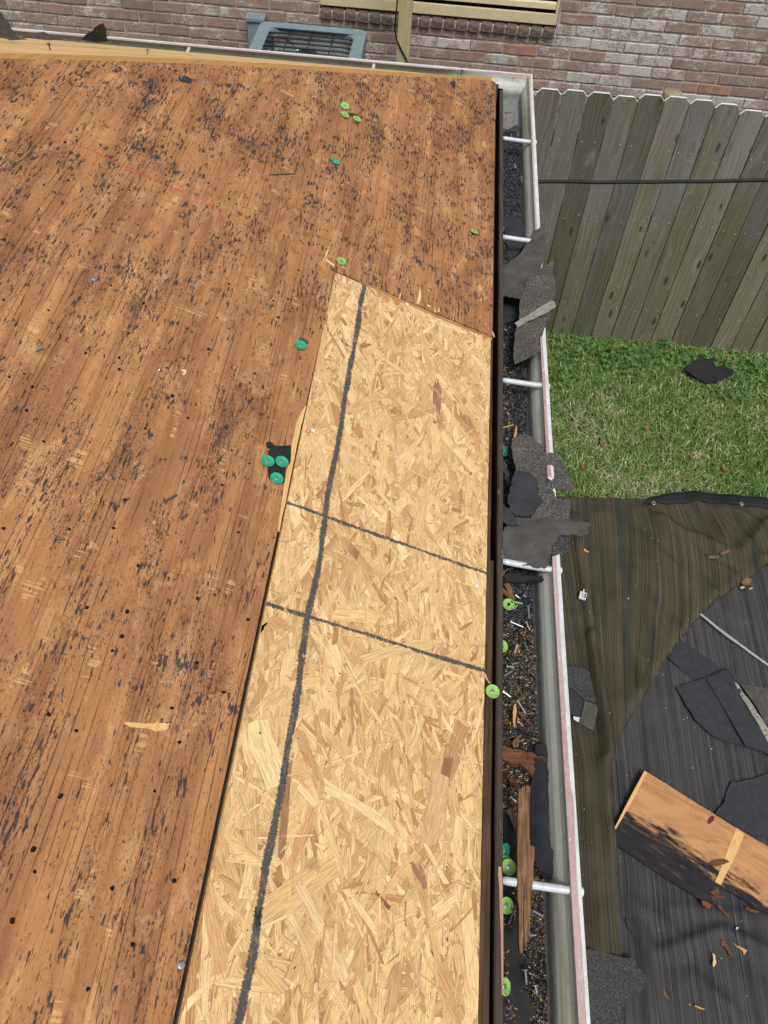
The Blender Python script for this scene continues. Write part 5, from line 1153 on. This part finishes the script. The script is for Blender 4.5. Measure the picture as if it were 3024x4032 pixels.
def chunks(name, label, n, yr, cols, size, flat, lift, seed, elong=1.0, zf=None, xr=(0.03, 0.97)):
    r = np.random.default_rng(seed); V = np.zeros((n, 8, 3), np.float32); C = np.zeros((n, 8, 4), np.float32)
    b = np.array([[-1, -1, -1], [1, -1, -1], [1, 1, -1], [-1, 1, -1], [-1, -1, 1], [1, -1, 1], [1, 1, 1], [-1, 1, 1]], np.float32)
    f0 = np.array([[3, 2, 1, 0], [4, 5, 6, 7], [0, 1, 5, 4], [1, 2, 6, 5], [2, 3, 7, 6], [3, 0, 4, 7]])
    cols = np.asarray(cols, np.float32)
    for i in range(n):
        y = r.uniform(*yr); s = sX(y); t = r.uniform(*xr); x = GB + 0.002 + 0.078 * s * t
        sz = r.uniform(*size) * 0.5; d = np.array([sz * (1 + r.random() * elong), sz * r.uniform(.5, 1), sz * flat]); q = b * d * r.uniform(.7, 1.2, (8, 3))
        a, t1_, t2_ = r.uniform(0, 6.28), r.normal(0, .35), r.normal(0, .35)
        ca, sa = math.cos(a), math.sin(a); q = q @ np.array([[ca, sa, 0], [-sa, ca, 0], [t1_, t2_, 1]])
        z = GZ - 0.0845 + (0.016 if y > 0.9 else 0.014) * (0.35 + 0.75 * (1 - t)) + 0.009 * mnoise.noise(Vector((x * 40, y * 14, 1 if y > 0.9 else 2))) + lift * r.uniform(0.3, 1)
        V[i] = q + (x, y, max(z, GZ - 0.0825)); c = cols[r.integers(len(cols))] * r.uniform(.55, 1.1); C[i, :, :3] = c; C[i, :, 3] = 1
    F = (f0[None] + (np.arange(n) * 8)[:, None, None]).reshape(-1, 4)
    o = np_mesh(name, V.reshape(-1, 3), F, CHUNK, None, C.reshape(-1, 4)); tag(o, label, 'debris', kind='stuff'); return o
dk = [(0.014, 0.015, 0.018), (0.03, 0.032, 0.036), (0.055, 0.058, 0.064), (0.10, 0.105, 0.115), (0.02, 0.02, 0.022)]
tn = [(0.34, 0.21, 0.08), (0.40, 0.26, 0.11), (0.24, 0.13, 0.055), (0.46, 0.33, 0.16), (0.15, 0.075, 0.035)]
chunks('granule_grit', 'coarse black and grey grit on the granule bed', 9000, (0.90, 2.84), dk, (0.0016, 0.0046), 0.6, 0.002, 3)
chunks('granule_grit', 'coarse black grit in the sawdust end of the gutter', 6000, (-0.1, 0.92), dk, (0.0016, 0.0042), 0.6, 0.002, 4)
chunks('sawdust', 'pale sawdust flakes strewn over the near gutter debris', 1700, (-0.1, 0.86), tn, (0.0010, 0.0032), 0.3, 0.005, 5, 1.6)
chunks('sawdust', 'few sawdust flakes among the far granules', 300, (0.95, 2.3), tn, (0.0016, 0.0045), 0.3, 0.005, 6, 1.6, xr=(0.0, 0.4))
lab = 'loose nail lying in the gutter debris'; gr_ = 'nails in the gutter'
for a, b, mt in (((243, 328), (368, 380), STEEL), ((380, 330), (412, 400), STEEL), ((398, 195), (408, 305), STEEL), ((165, 435), (218, 448), STEEL), ((250, 700), (318, 682), STEEL), ((205, 715), (290, 725), STEEL), ((185, 805), (268, 752), STEEL), ((308, 1020), (378, 1130), STEEL), ((178, 935), (255, 990), STEEL), ((285, 95), (330, 128), STEEL), ((350, 95), (390, 115), STEEL), ((240, 372), (275, 355), STEEL), ((325, 530), (300, 610), DULL), ((365, 510), (402, 585), DULL), ((240, 1850), (305, 1905), STEEL), ((312, 165), (275, 220), STEEL)):
    p = c8([a, b]); nail(at_z(*p[0], GF + 0.018), at_z(*p[1], GF + 0.014), mt, lab, gr_, 0.0017)
for a, b in (((770, 1085), (640, 1015)), ((620, 1284), (710, 1280)), ((580, 1640), (595, 1810)), ((685, 1800), (708, 1920)), ((460, 1010), (400, 1180))):
    p = c5([a, b]); nail(at_z(*p[0], GF + 0.018), at_z(*p[1], GF + 0.014), STEEL if a[0] != 460 else DULL, lab, gr_, 0.0019)
c51 = crop(1850, 250, 400 / 1361)
for a, b in (((557, 950), (552, 1000)), ((642, 930), (646, 980)), ((600, 1350), (618, 1400)), ((690, 1520), (700, 1600))):
    p = c51([a, b]); nail(at_z(*p[0], GF + 0.022), at_z(*p[1], GF + 0.016), STEEL, 'nail standing in the grey granules near the corner', 'nails in the far granules', 0.0017)
for a, b in (((650, 1140), (755, 1132)), ((475, 658), (560, 656))):
    p = c51([a, b]); nail(at_z(*p[0], GF + 0.016), at_z(*p[1], GF + 0.016), DULL, 'dark nail lying flat on the grey granules', 'dark nails in the far granules', 0.0018)
p = c7([(205, 1540), (218, 1638)]); nail(at_z(*p[1], GZ + 0.012), at_z(*p[0], GZ + 0.006), STEEL, 'bright nail leaning between fascia and smooth shingle scrap', None, 0.0017)
p = c7([(712, 768), (760, 806)]); nail(at_z(*p[0], GZ + 0.022), at_z(*p[1], GZ + 0.018), PWHITE, 'white nail stuck through the granulated scraps on the lip', None, 0.0022, False)
# rotted wood pieces and splinters
def stick(name, label, px, z0, gx, gy, th, mat, rough=0.002, group=None, amp=0.002, cat='wood scrap'):
    return scrap(name, label, px, z0, gx, gy, th, mat, rough, amp, 25, cat, group, cell=0.01)
stick('rotted_chunk', 'reddish rotted wood chunk lying across the gutter', c8([(172, 1400), (300, 1430), (430, 1470), (555, 1520), (545, 1526), (440, 1512), (450, 1560), (440, 1662), (400, 1640), (370, 1590), (270, 1560), (176, 1515)]), GZ - 0.035, 0.12, 0, 0.014, ROTX, 0.006, amp=0.005)
stk = empty('rotted_stick', at_z(*c5([(560, 1200)])[0], GZ - 0.02)); tag(stk, 'long split brown rotted stick lying over the white hanger', 'wood scrap')
SI = Matrix.Translation(-stk.location)
for px, z, th in ((c8([(315, 1800), (360, 1760), (372, 1742), (376, 2212)]) + c5([(575, 60), (578, 700), (560, 900), (565, 1300), (556, 1462), (545, 1476), (520, 1440), (510, 1200), (515, 1000), (498, 830), (500, 300), (498, 0)]) + c8([(310, 2212)]), 0.004, 0.012),
                  (c8([(380, 1745), (415, 1762), (412, 2212)]) + c5([(632, 290), (640, 350), (660, 340), (678, 370), (658, 750), (645, 830), (640, 1000), (628, 1290), (592, 1290), (575, 1000), (572, 860), (582, 500), (585, 60)]), 0.006, 0.010),
                  (c5([(570, 900), (600, 880), (610, 1290), (582, 1420), (575, 1380)]), 0.001, 0.006)):
    cxp = sum(p[0] for p in px) / len(px); cyp = sum(p[1] for p in px) / len(px)
    p0 = at_z(cxp, cyp, GZ + z); nn = Vector((0, -0.06, 1)).normalized()
    o = slab('split_length', [at_plane(*p, p0, nn) for p in px], th, ROT, stk, n=nn, bend=curl(0.004, 40, len(px)), cell=0.012, rough=0.002); o.matrix_parent_inverse = SI
for i, (px, lab_) in enumerate(((c8([(210, 1975), (250, 1940), (300, 2040), (305, 2160), (270, 2120)]), 'striped reddish splinter bundle under the rotted stick'),
        (c8([(225, 1690), (270, 1700), (330, 1780), (345, 1790), (300, 1770), (240, 1740)]), 'dark split chip below the rotted chunk'),
        (c8([(250, 1385), (300, 1325), (320, 1340), (310, 1420), (270, 1420)]), 'upright brown chip above the rotted chunk'),
        (c8([(295, 525), (315, 530), (290, 600), (275, 595)]), 'short orange brown chip among sawdust'),
        (c8([(270, 1060), (290, 1040), (298, 1100), (285, 1240), (272, 1240)]), 'thin dark stick standing in the sawdust'),
        (c8([(300, 1110), (330, 1120), (430, 1215), (415, 1220)]), 'dark diagonal sliver in the sawdust'),
        (c8([(250, 1030), (360, 978), (368, 984), (258, 1036)]), 'brown sliver across the gutter debris'),
        (c8([(175, 1180), (225, 1185), (215, 1200), (176, 1200)]), 'small red brown chip against the fascia'),
        (c8([(240, 1200), (247, 1205), (250, 1290), (242, 1290)]), 'narrow tan splinter in sawdust'),
        (c8([(310, 1185), (345, 1215), (340, 1225), (300, 1195)]), 'pale leaf shaped chip in sawdust'),
        (c7([(205, 1760), (235, 1800), (310, 1960), (360, 2110), (330, 2110), (240, 1950), (205, 1850)]), 'rotted fibre bundle below the white hanger'),
        (c7([(205, 1960), (240, 1990), (345, 2105), (330, 2115), (210, 2020)]), 'second dark fibre bundle below the white hanger'),
        (c7([(205, 1872), (300, 1890), (460, 1942), (455, 1948), (300, 1905), (205, 1884)]), 'long dark sliver poking out under the white hanger'),
        (c7([(335, 340), (365, 205), (375, 225), (365, 330), (350, 350)]), 'pale pointed splinter behind the rounded scrap'),
        (c7([(200, 230), (335, 195), (340, 200), (205, 236)]), 'pale long splinter across the granules'),
        (c6([(218, 960), (250, 955), (225, 985)]), 'short pale splinter by the fascia'))):
    pale = 'pale' in lab_ or 'tan' in lab_ or 'orange' in lab_
    stick('wood_splinter', lab_, px, GF + 0.022 if i else GF + 0.02, 0.05, 0.0, 0.004, SPL if pale else ROTX if i % 2 else ROT, 0.0015, amp=0.001)
for a in ([(545, 1020), (560, 1030), (575, 1290), (560, 1290)],): pass
p = c8([(0, 790), (30, 775), (45, 830), (70, 860), (60, 872), (35, 835), (15, 800), (0, 805)])
stick('wood_splinter', 'curled orange splinter at the strand board edge', p, FZ + 0.010, 0, 0, 0.003, SPL, 0.001, amp=0.001)
p = c6([(92, 1385), (110, 1395), (135, 1450), (120, 1455)])
stick('wood_splinter', 'brown splinter stuck at the plywood and strand board corner', p, FZ + 0.012, 0, 0, 0.003, SPL, 0.001, amp=0.001)

# ------------------------------------------------------------------ things lying on the tarp
bA, bB = at_z(*t3([(680, 70)])[0], 0.06), at_z(*t3([(388, 620)])[0], 0.06); bC = at_z(*t3([(1659, 672)])[0], 0.06)
ex = (bC - bA).normalized(); ey = (bA - bB); ey = (ey - ex * ey.dot(ex)); bwid = ey.length; ey.normalize()
board = empty('plywood_board', (bB.x, bB.y, 0.046)); BM = Matrix(((ex.x, ey.x, 0, bB.x), (ex.y, ey.y, 0, bB.y), (0, 0, 1, 0.046), (0, 0, 0, 1))); board.matrix_world = BM
tag(board, 'tan plywood board with black rotted edge lying on the tarp', 'board')
def bl(p): v = BM.inverted() @ at_z(*p, 0.06); return Vector((v.x, v.y, 0.014))
bpx = t3([(680, 68), (1000, 268), (1400, 520), (1432, 535)]) ; lpx = t3([(1290, 985), (1240, 985), (1200, 1010), (1225, 1130), (1100, 1075), (860, 925), (600, 750), (388, 620)])
slab('panel', [bl(p) for p in bpx + t3([(1470, 560), (1659, 670), (1900, 815), (1900, 1370), (1659, 1205), (1450, 1080), (1310, 1000)]) + lpx], 0.012, BOARD, board, n=Vector((0, 0, 1)), cell=0, rough=0.004)
slab('rafter_stripe', [bl(p) + Vector((0, 0, 0.0014)) for p in t3([(1405, 535), (1472, 572), (1375, 800), (1285, 975), (1240, 950), (1330, 720)])], 0.002, TORN, board, n=Vector((0, 0, 1)), cell=0, rough=0.003)
slab('end_edge', [bl(p) + Vector((0, 0, 0.0012)) for p in t3([(680, 68), (703, 85), (612, 258), (500, 455), (455, 530), (430, 548)])], 0.002, TORN, board, n=Vector((0, 0, 1)), cell=0, rough=0.004)
slab('dark_chip', [bl(p) + Vector((0, 0, 0.006)) for p in t3([(1190, 800), (1240, 780), (1320, 775), (1352, 795), (1300, 815), (1240, 832), (1205, 820)])], 0.005, ROTX, board, n=Vector((0, 0, 1)), cell=0, rough=0.004)
slab('blood_red_stain', [bl(p) + Vector((0, 0, 0.0006)) for p in t3([(1205, 430), (1232, 428), (1228, 465), (1190, 495), (1175, 480), (1185, 450)])], 0.001, simple('maroon_stain', (0.10, 0.018, 0.014), 0.6), board, n=Vector((0, 0, 1)), cell=0, rough=0.003).name = 'maroon_stain'
slab('dark_streak', [bl(p) + Vector((0, 0, 0.0006)) for p in t3([(500, 460), (540, 475), (640, 535), (760, 600), (850, 640), (1000, 720), (900, 690), (760, 620), (640, 560), (520, 485)])], 0.001, SUBF, board, n=Vector((0, 0, 1)), cell=0, rough=0.006)
for px in ([(1130, 1095), (1232, 1125), (1190, 1172), (1140, 1130)], [(1200, 1030), (1265, 1000), (1270, 1040), (1230, 1065)], [(1235, 1050), (1320, 1070), (1310, 1080), (1235, 1062)], [(1270, 1130), (1352, 1228), (1345, 1232), (1262, 1145)]):
    slab('loose_fibre', [bl(p) for p in t3(px)], 0.010, ROTX, board, n=Vector((0, 0, 1)), cell=0, rough=0.004)
for px, lab_, mt in (([(1280, 1420), (1300, 1412), (1340, 1450), (1380, 1545), (1370, 1550), (1320, 1470), (1290, 1450)], 'brown split wood chip on the grey tarp', ROTX),
        ([(1380, 1430), (1440, 1430), (1510, 1460), (1505, 1490), (1470, 1530), (1460, 1500), (1400, 1450)], 'orange brown crumbled wood chip on the grey tarp', SPL),
        ([(1480, 1395), (1545, 1418), (1540, 1425), (1480, 1410)], 'thin wood chip near the pale green cap', SPL),
        ([(1220, 1515), (1240, 1530), (1250, 1580), (1235, 1622), (1222, 1618), (1228, 1575)], 'curved pale wood shaving on the grey tarp', SPLP),
        ([(745, 1185), (768, 1182), (772, 1208), (755, 1214)], 'tiny pale wood cube on the grey tarp', SPLP),
        ([(690, 1690), (620, 1780), (510, 1915), (498, 1905), (600, 1770), (680, 1692)], 'thin brown stick lying on the granulated shingle', ROT),
        ([(750, 1705), (775, 1700), (830, 1790), (876, 1878), (862, 1882), (800, 1790)], 'tapered brown stick beside the granulated shingle', ROT),
        ([(1080, 1928), (1160, 1958), (1155, 1964), (1082, 1938)], 'short olive splinter on rumpled grey tarp', SPL),
        ([(255, 1690), (270, 1700), (258, 1790), (250, 1800)], 'orange splinter beside the gutter lip', SPL),
        ([(1480, 1150), (1520, 1160), (1620, 1190), (1600, 1225), (1490, 1170)], 'rust brown rotted crumb under the board', ROTX)):
    scrap('wood_chip', lab_, t3(px), 0.034, 0, 0, 0.006, mt, 0.003, 0.002, 20, 'wood chip', cell=0.015)
tA = crop(2200, 1900, 824 / 1659)
for px, lab_, mt, z in (([(108, 475), (150, 490), (200, 515), (242, 548), (235, 552), (180, 525), (155, 510)], 'orange wood splinter on the olive tarp beside shingle scraps', SPL, 0.06),
        ([(1180, 590), (1230, 580), (1270, 590), (1250, 605), (1200, 600)], 'brown dead leaf in the tarp fold', LEAFB, 0.075), ([(1280, 570), (1300, 545), (1345, 532), (1348, 550), (1310, 575)], 'rusty dead leaf standing in the tarp fold', LEAFB, 0.08),
        ([(1420, 565), (1455, 568), (1440, 578)], 'tiny tan chip in the tarp fold', SPLP, 0.08), ([(1440, 830), (1470, 818), (1475, 828), (1450, 840)], 'tan seed husk below the tarp fold', SPLP, 0.04),
        ([(1508, 845), (1535, 824), (1540, 832), (1515, 850)], 'slim tan husk below the tarp fold', SPLP, 0.04), ([(1385, 775), (1425, 790), (1420, 800), (1390, 785)], 'pale husk beside the leaf clump', SPLP, 0.04),
        ([(1420, 770), (1470, 745), (1530, 765), (1520, 800), (1460, 805)], 'dark clump of leaf litter under the tarp fold', LEAFB, 0.045)):
    scrap('leaf_litter' if mt is LEAFB else 'wood_chip', lab_, tA(px), z, 0, 0, 0.006, mt, 0.004, 0.006, 20, 'leaf' if mt is LEAFB else 'wood chip', cell=0.012)
# ridge of pale webbing across the grey layer
scrap('webbing_strip', 'narrow whitish webbing strip running across the grey tarp', tA([(1105, 1035), (1120, 1030), (1350, 1210), (1610, 1400), (1900, 1610), (1890, 1620), (1590, 1405), (1330, 1220)]), 0.034, 0, 0, 0.004, simple('webbing', (0.30, 0.30, 0.30), 0.8), 0.002, 0.003, 6, 'strap', cell=0.03)
# white plastic clip
cp = at_z(*tA([(190, 900)])[0], 0.075); clip = empty('plastic_clip', cp); tag(clip, 'broken white plastic clip with teeth on the olive tarp', 'clip')
bx = box('clip_body', (-0.020, 0.020, -0.024, 0.024, -0.006, 0.010), CLIP, clip, 0.004); box('clip_recess', (-0.004, 0.016, -0.016, 0.016, 0.0102, 0.0125), ACD, clip, 0.001)
for k in range(3): box('tooth', (-0.010, 0.010, -0.014 + 0.011 * k, -0.008 + 0.011 * k, 0.0126, 0.016), CLIP, clip, 0.001)
box('clip_arm', (-0.006, 0.002, 0.0242, 0.044, -0.002, 0.006), CLIP, clip, 0.002); clip.rotation_euler = (0, 0, -0.25)
# small pale bits shed over the tarp
r = np.random.default_rng(9); V = []; F = []
for i in range(130):
    x, y = r.uniform(0.9, 2.5), r.uniform(0.4, 3.2); z = 0.03 if not poly_in(brownP, x, y) else 0.052
    z = (field(np.array([[x, y]]), ridges, 0.036, 0.014, fold)[0] if poly_in(brownP, x, y) else field(np.array([[x, y]]), gridges, 0.014, 0.009)[0]) + 0.002
    s = r.uniform(0.001, 0.0042); a = r.uniform(0, 6.3); b0 = len(V); e = r.uniform(0.3, 1)
    v, f = box_vf(-s, s, -s * e, s * e, -0.002, 0.002)
    V += [(x + p * math.cos(a) - q * math.sin(a), y + p * math.sin(a) + q * math.cos(a), z + w) for p, q, w in v]; F += [tuple(k + b0 for k in q) for q in f]
tag(mesh_obj('debris_crumbs', V, F, simple('pale_crumb', (0.22, 0.20, 0.165), 0.8, var=0.6, scale=3)), 'tiny pale crumbs scattered over the tarp', 'debris', kind='stuff')

# ------------------------------------------------------------------ grass and clover
r = np.random.default_rng(21)
def blades(name, label, n, xr, yr, hr, wr, cols, lean, seed, clump=None, z=0.0):
    r = np.random.default_rng(seed); x = r.uniform(*xr, n); y = r.uniform(*yr, n)
    ok = np.array([not poly_in(brownP, a_, b_) for a_, b_ in zip(x, y)]); x, y = x[ok], y[ok]; n = len(x)
    h = r.uniform(*hr, n); w = r.uniform(*wr, n); a = r.uniform(0, 2 * np.pi, n); le = np.abs(r.normal(0, lean, n)) + 0.25
    dx, dy = np.cos(a), np.sin(a); sx_, sy_ = -dy, dx
    V = np.zeros((n, 5, 3), np.float32)
    for k, (t, ww) in enumerate(((0.0, 1.0), (0.0, -1.0), (0.55, -0.85), (0.55, 0.85), (1.0, 0.0))):
        V[:, k, 0] = x + dx * h * le * t ** 1.6 + sx_ * w * ww * 0.5; V[:, k, 1] = y + dy * h * le * t ** 1.6 + sy_ * w * ww * 0.5; V[:, k, 2] = z + h * (t - 0.35 * t * t * np.minimum(le, 1.3))
    # order: base r, base l, mid l, mid r, tip
    pn = np.array([mnoise.noise(Vector((float(a_) * 1.9, float(b_) * 1.9, 5.0))) + 0.5 * mnoise.noise(Vector((float(a_) * 6, float(b_) * 6, 1.0))) for a_, b_ in zip(x, y)])
    ci = np.clip(r.normal(0.42, 0.27, n) + 0.30 * pn, 0, 0.999); C = np.asarray(cols)[(ci * len(cols)).astype(int)] * r.uniform(0.75, 1.25, (n, 1))
    C4 = np.ones((n, 5, 4), np.float32); C4[:, :, :3] = C[:, None, :]
    b = np.arange(n)[:, None] * 5
    tri = np.concatenate([b + [0, 1, 2], b + [0, 2, 3], b + [3, 2, 4]], 0)
    o = np_mesh(name, V.reshape(-1, 3), tri, BLADE, None, C4.reshape(-1, 4)); tag(o, label, 'grass', kind='stuff'); return o
gc = [(0.05, 0.115, 0.020), (0.075, 0.155, 0.028), (0.10, 0.19, 0.036), (0.125, 0.215, 0.046), (0.155, 0.23, 0.065), (0.24, 0.26, 0.11), (0.36, 0.33, 0.19), (0.46, 0.42, 0.28)]
blades('grass', 'short lawn grass with straw coloured blades between tarp and fence', 62000, (0.75, 3.6), (3.12, 4.93), (0.022, 0.06), (0.0035, 0.008), gc, 0.9, 31)
blades('grass', 'lawn grass beyond the corner of the house', 9000, (-0.6, 0.75), (2.9, 5.0), (0.02, 0.06), (0.005, 0.010), gc, 0.9, 32)
blades('grass', 'lawn grass strip between the house wall and the tarp', 8000, (-0.1, 0.62), (-0.8, 2.95), (0.02, 0.06), (0.006, 0.012), gc, 0.9, 33)
def leaves(name, label, spots, seed, cols):
    r = np.random.default_rng(seed); V = []; F = []; C = []
    for x, y, R_, n in spots:
        for i in range(n):
            px, py = r.normal(x, R_), r.normal(y, R_ * 0.7); py = min(py, 4.88); h = r.uniform(0.03, 0.095); c = np.array(cols[r.integers(len(cols))]) * r.uniform(.8, 1.25)
            for k in range(3):
                a = r.uniform(0, 0.6) + k * 2.1; s = r.uniform(0.010, 0.019); t = r.normal(0, 0.35)
                d = np.array([math.cos(a), math.sin(a)]); q = np.array([-d[1], d[0]]); b0 = len(V)
                for u, v in ((0, 0), (0.5, -0.5), (1.0, -0.35), (1.15, 0), (1.0, 0.35), (0.5, 0.5)):
                    V.append((px + (d[0] * u + q[0] * v) * s, py + (d[1] * u + q[1] * v) * s, h + t * u * s - abs(v) * s * 0.25)); C.append((*c, 1))
                F.append(tuple(range(b0, b0 + 6)))
    o = np_mesh(name, V, F, LEAFG, None, C); tag(o, label, 'clover', kind='stuff'); return o
sp_ = [(at_z(x * D, y * D, 0.05).x, at_z(x * D, y * D, 0.05).y, R_, n) for x, y, R_, n in ((a_, b_, c_ * 1.25, int(d_ * 0.5)) for a_, b_, c_, d_ in ((1240, 755, .10, 90), (1330, 770, .10, 110), (1370, 772, .10, 130), (1345, 792, .07, 60), (1450, 765, .08, 60), (1545, 778, .05, 40), (1590, 785, .06, 60), (1640, 800, .08, 80), (1600, 850, .06, 40), (1580, 858, .05, 30), (1300, 760, .08, 60), (1225, 815, .05, 30), (1305, 828, .03, 16), (1420, 800, .05, 20)))]
leaves('clover', 'bright green clover weeds along the fence foot', sp_, 41, [(0.045, 0.125, 0.024), (0.06, 0.15, 0.032), (0.08, 0.185, 0.045), (0.04, 0.10, 0.02)])
for x, y, lab_ in ((1302, 958, 'pinkish brown dead leaf in the middle of the lawn'), (1434, 943, 'tan dead leaf curled on the lawn'), (1260, 1008, 'rust brown dead leaf near the gutter side of the lawn'), (1567, 1012, 'narrow brown dead leaf on the lawn near the hem'), (1493, 985, 'small orange dead leaf on the lawn'), (1400, 923, 'faded dead leaf lying in the grass')):
    p = at_z(x * D, y * D, 0.05); a = random.uniform(0, 6)
    P = [p + Vector((math.cos(a + t) * s, math.sin(a + t) * s, 0)) for t, s in ((0, .030), (0.7, .016), (1.57, .011), (2.4, .016), (3.14, .028), (3.9, .015), (4.7, .012), (5.6, .017))]
    tag(slab('dead_leaf', P, 0.0015, LEAFB, None, n=Vector((0.2, 0.1, 1)).normalized(), cell=0.008, bend=curl(0.01, 40, x)), lab_, 'leaf')
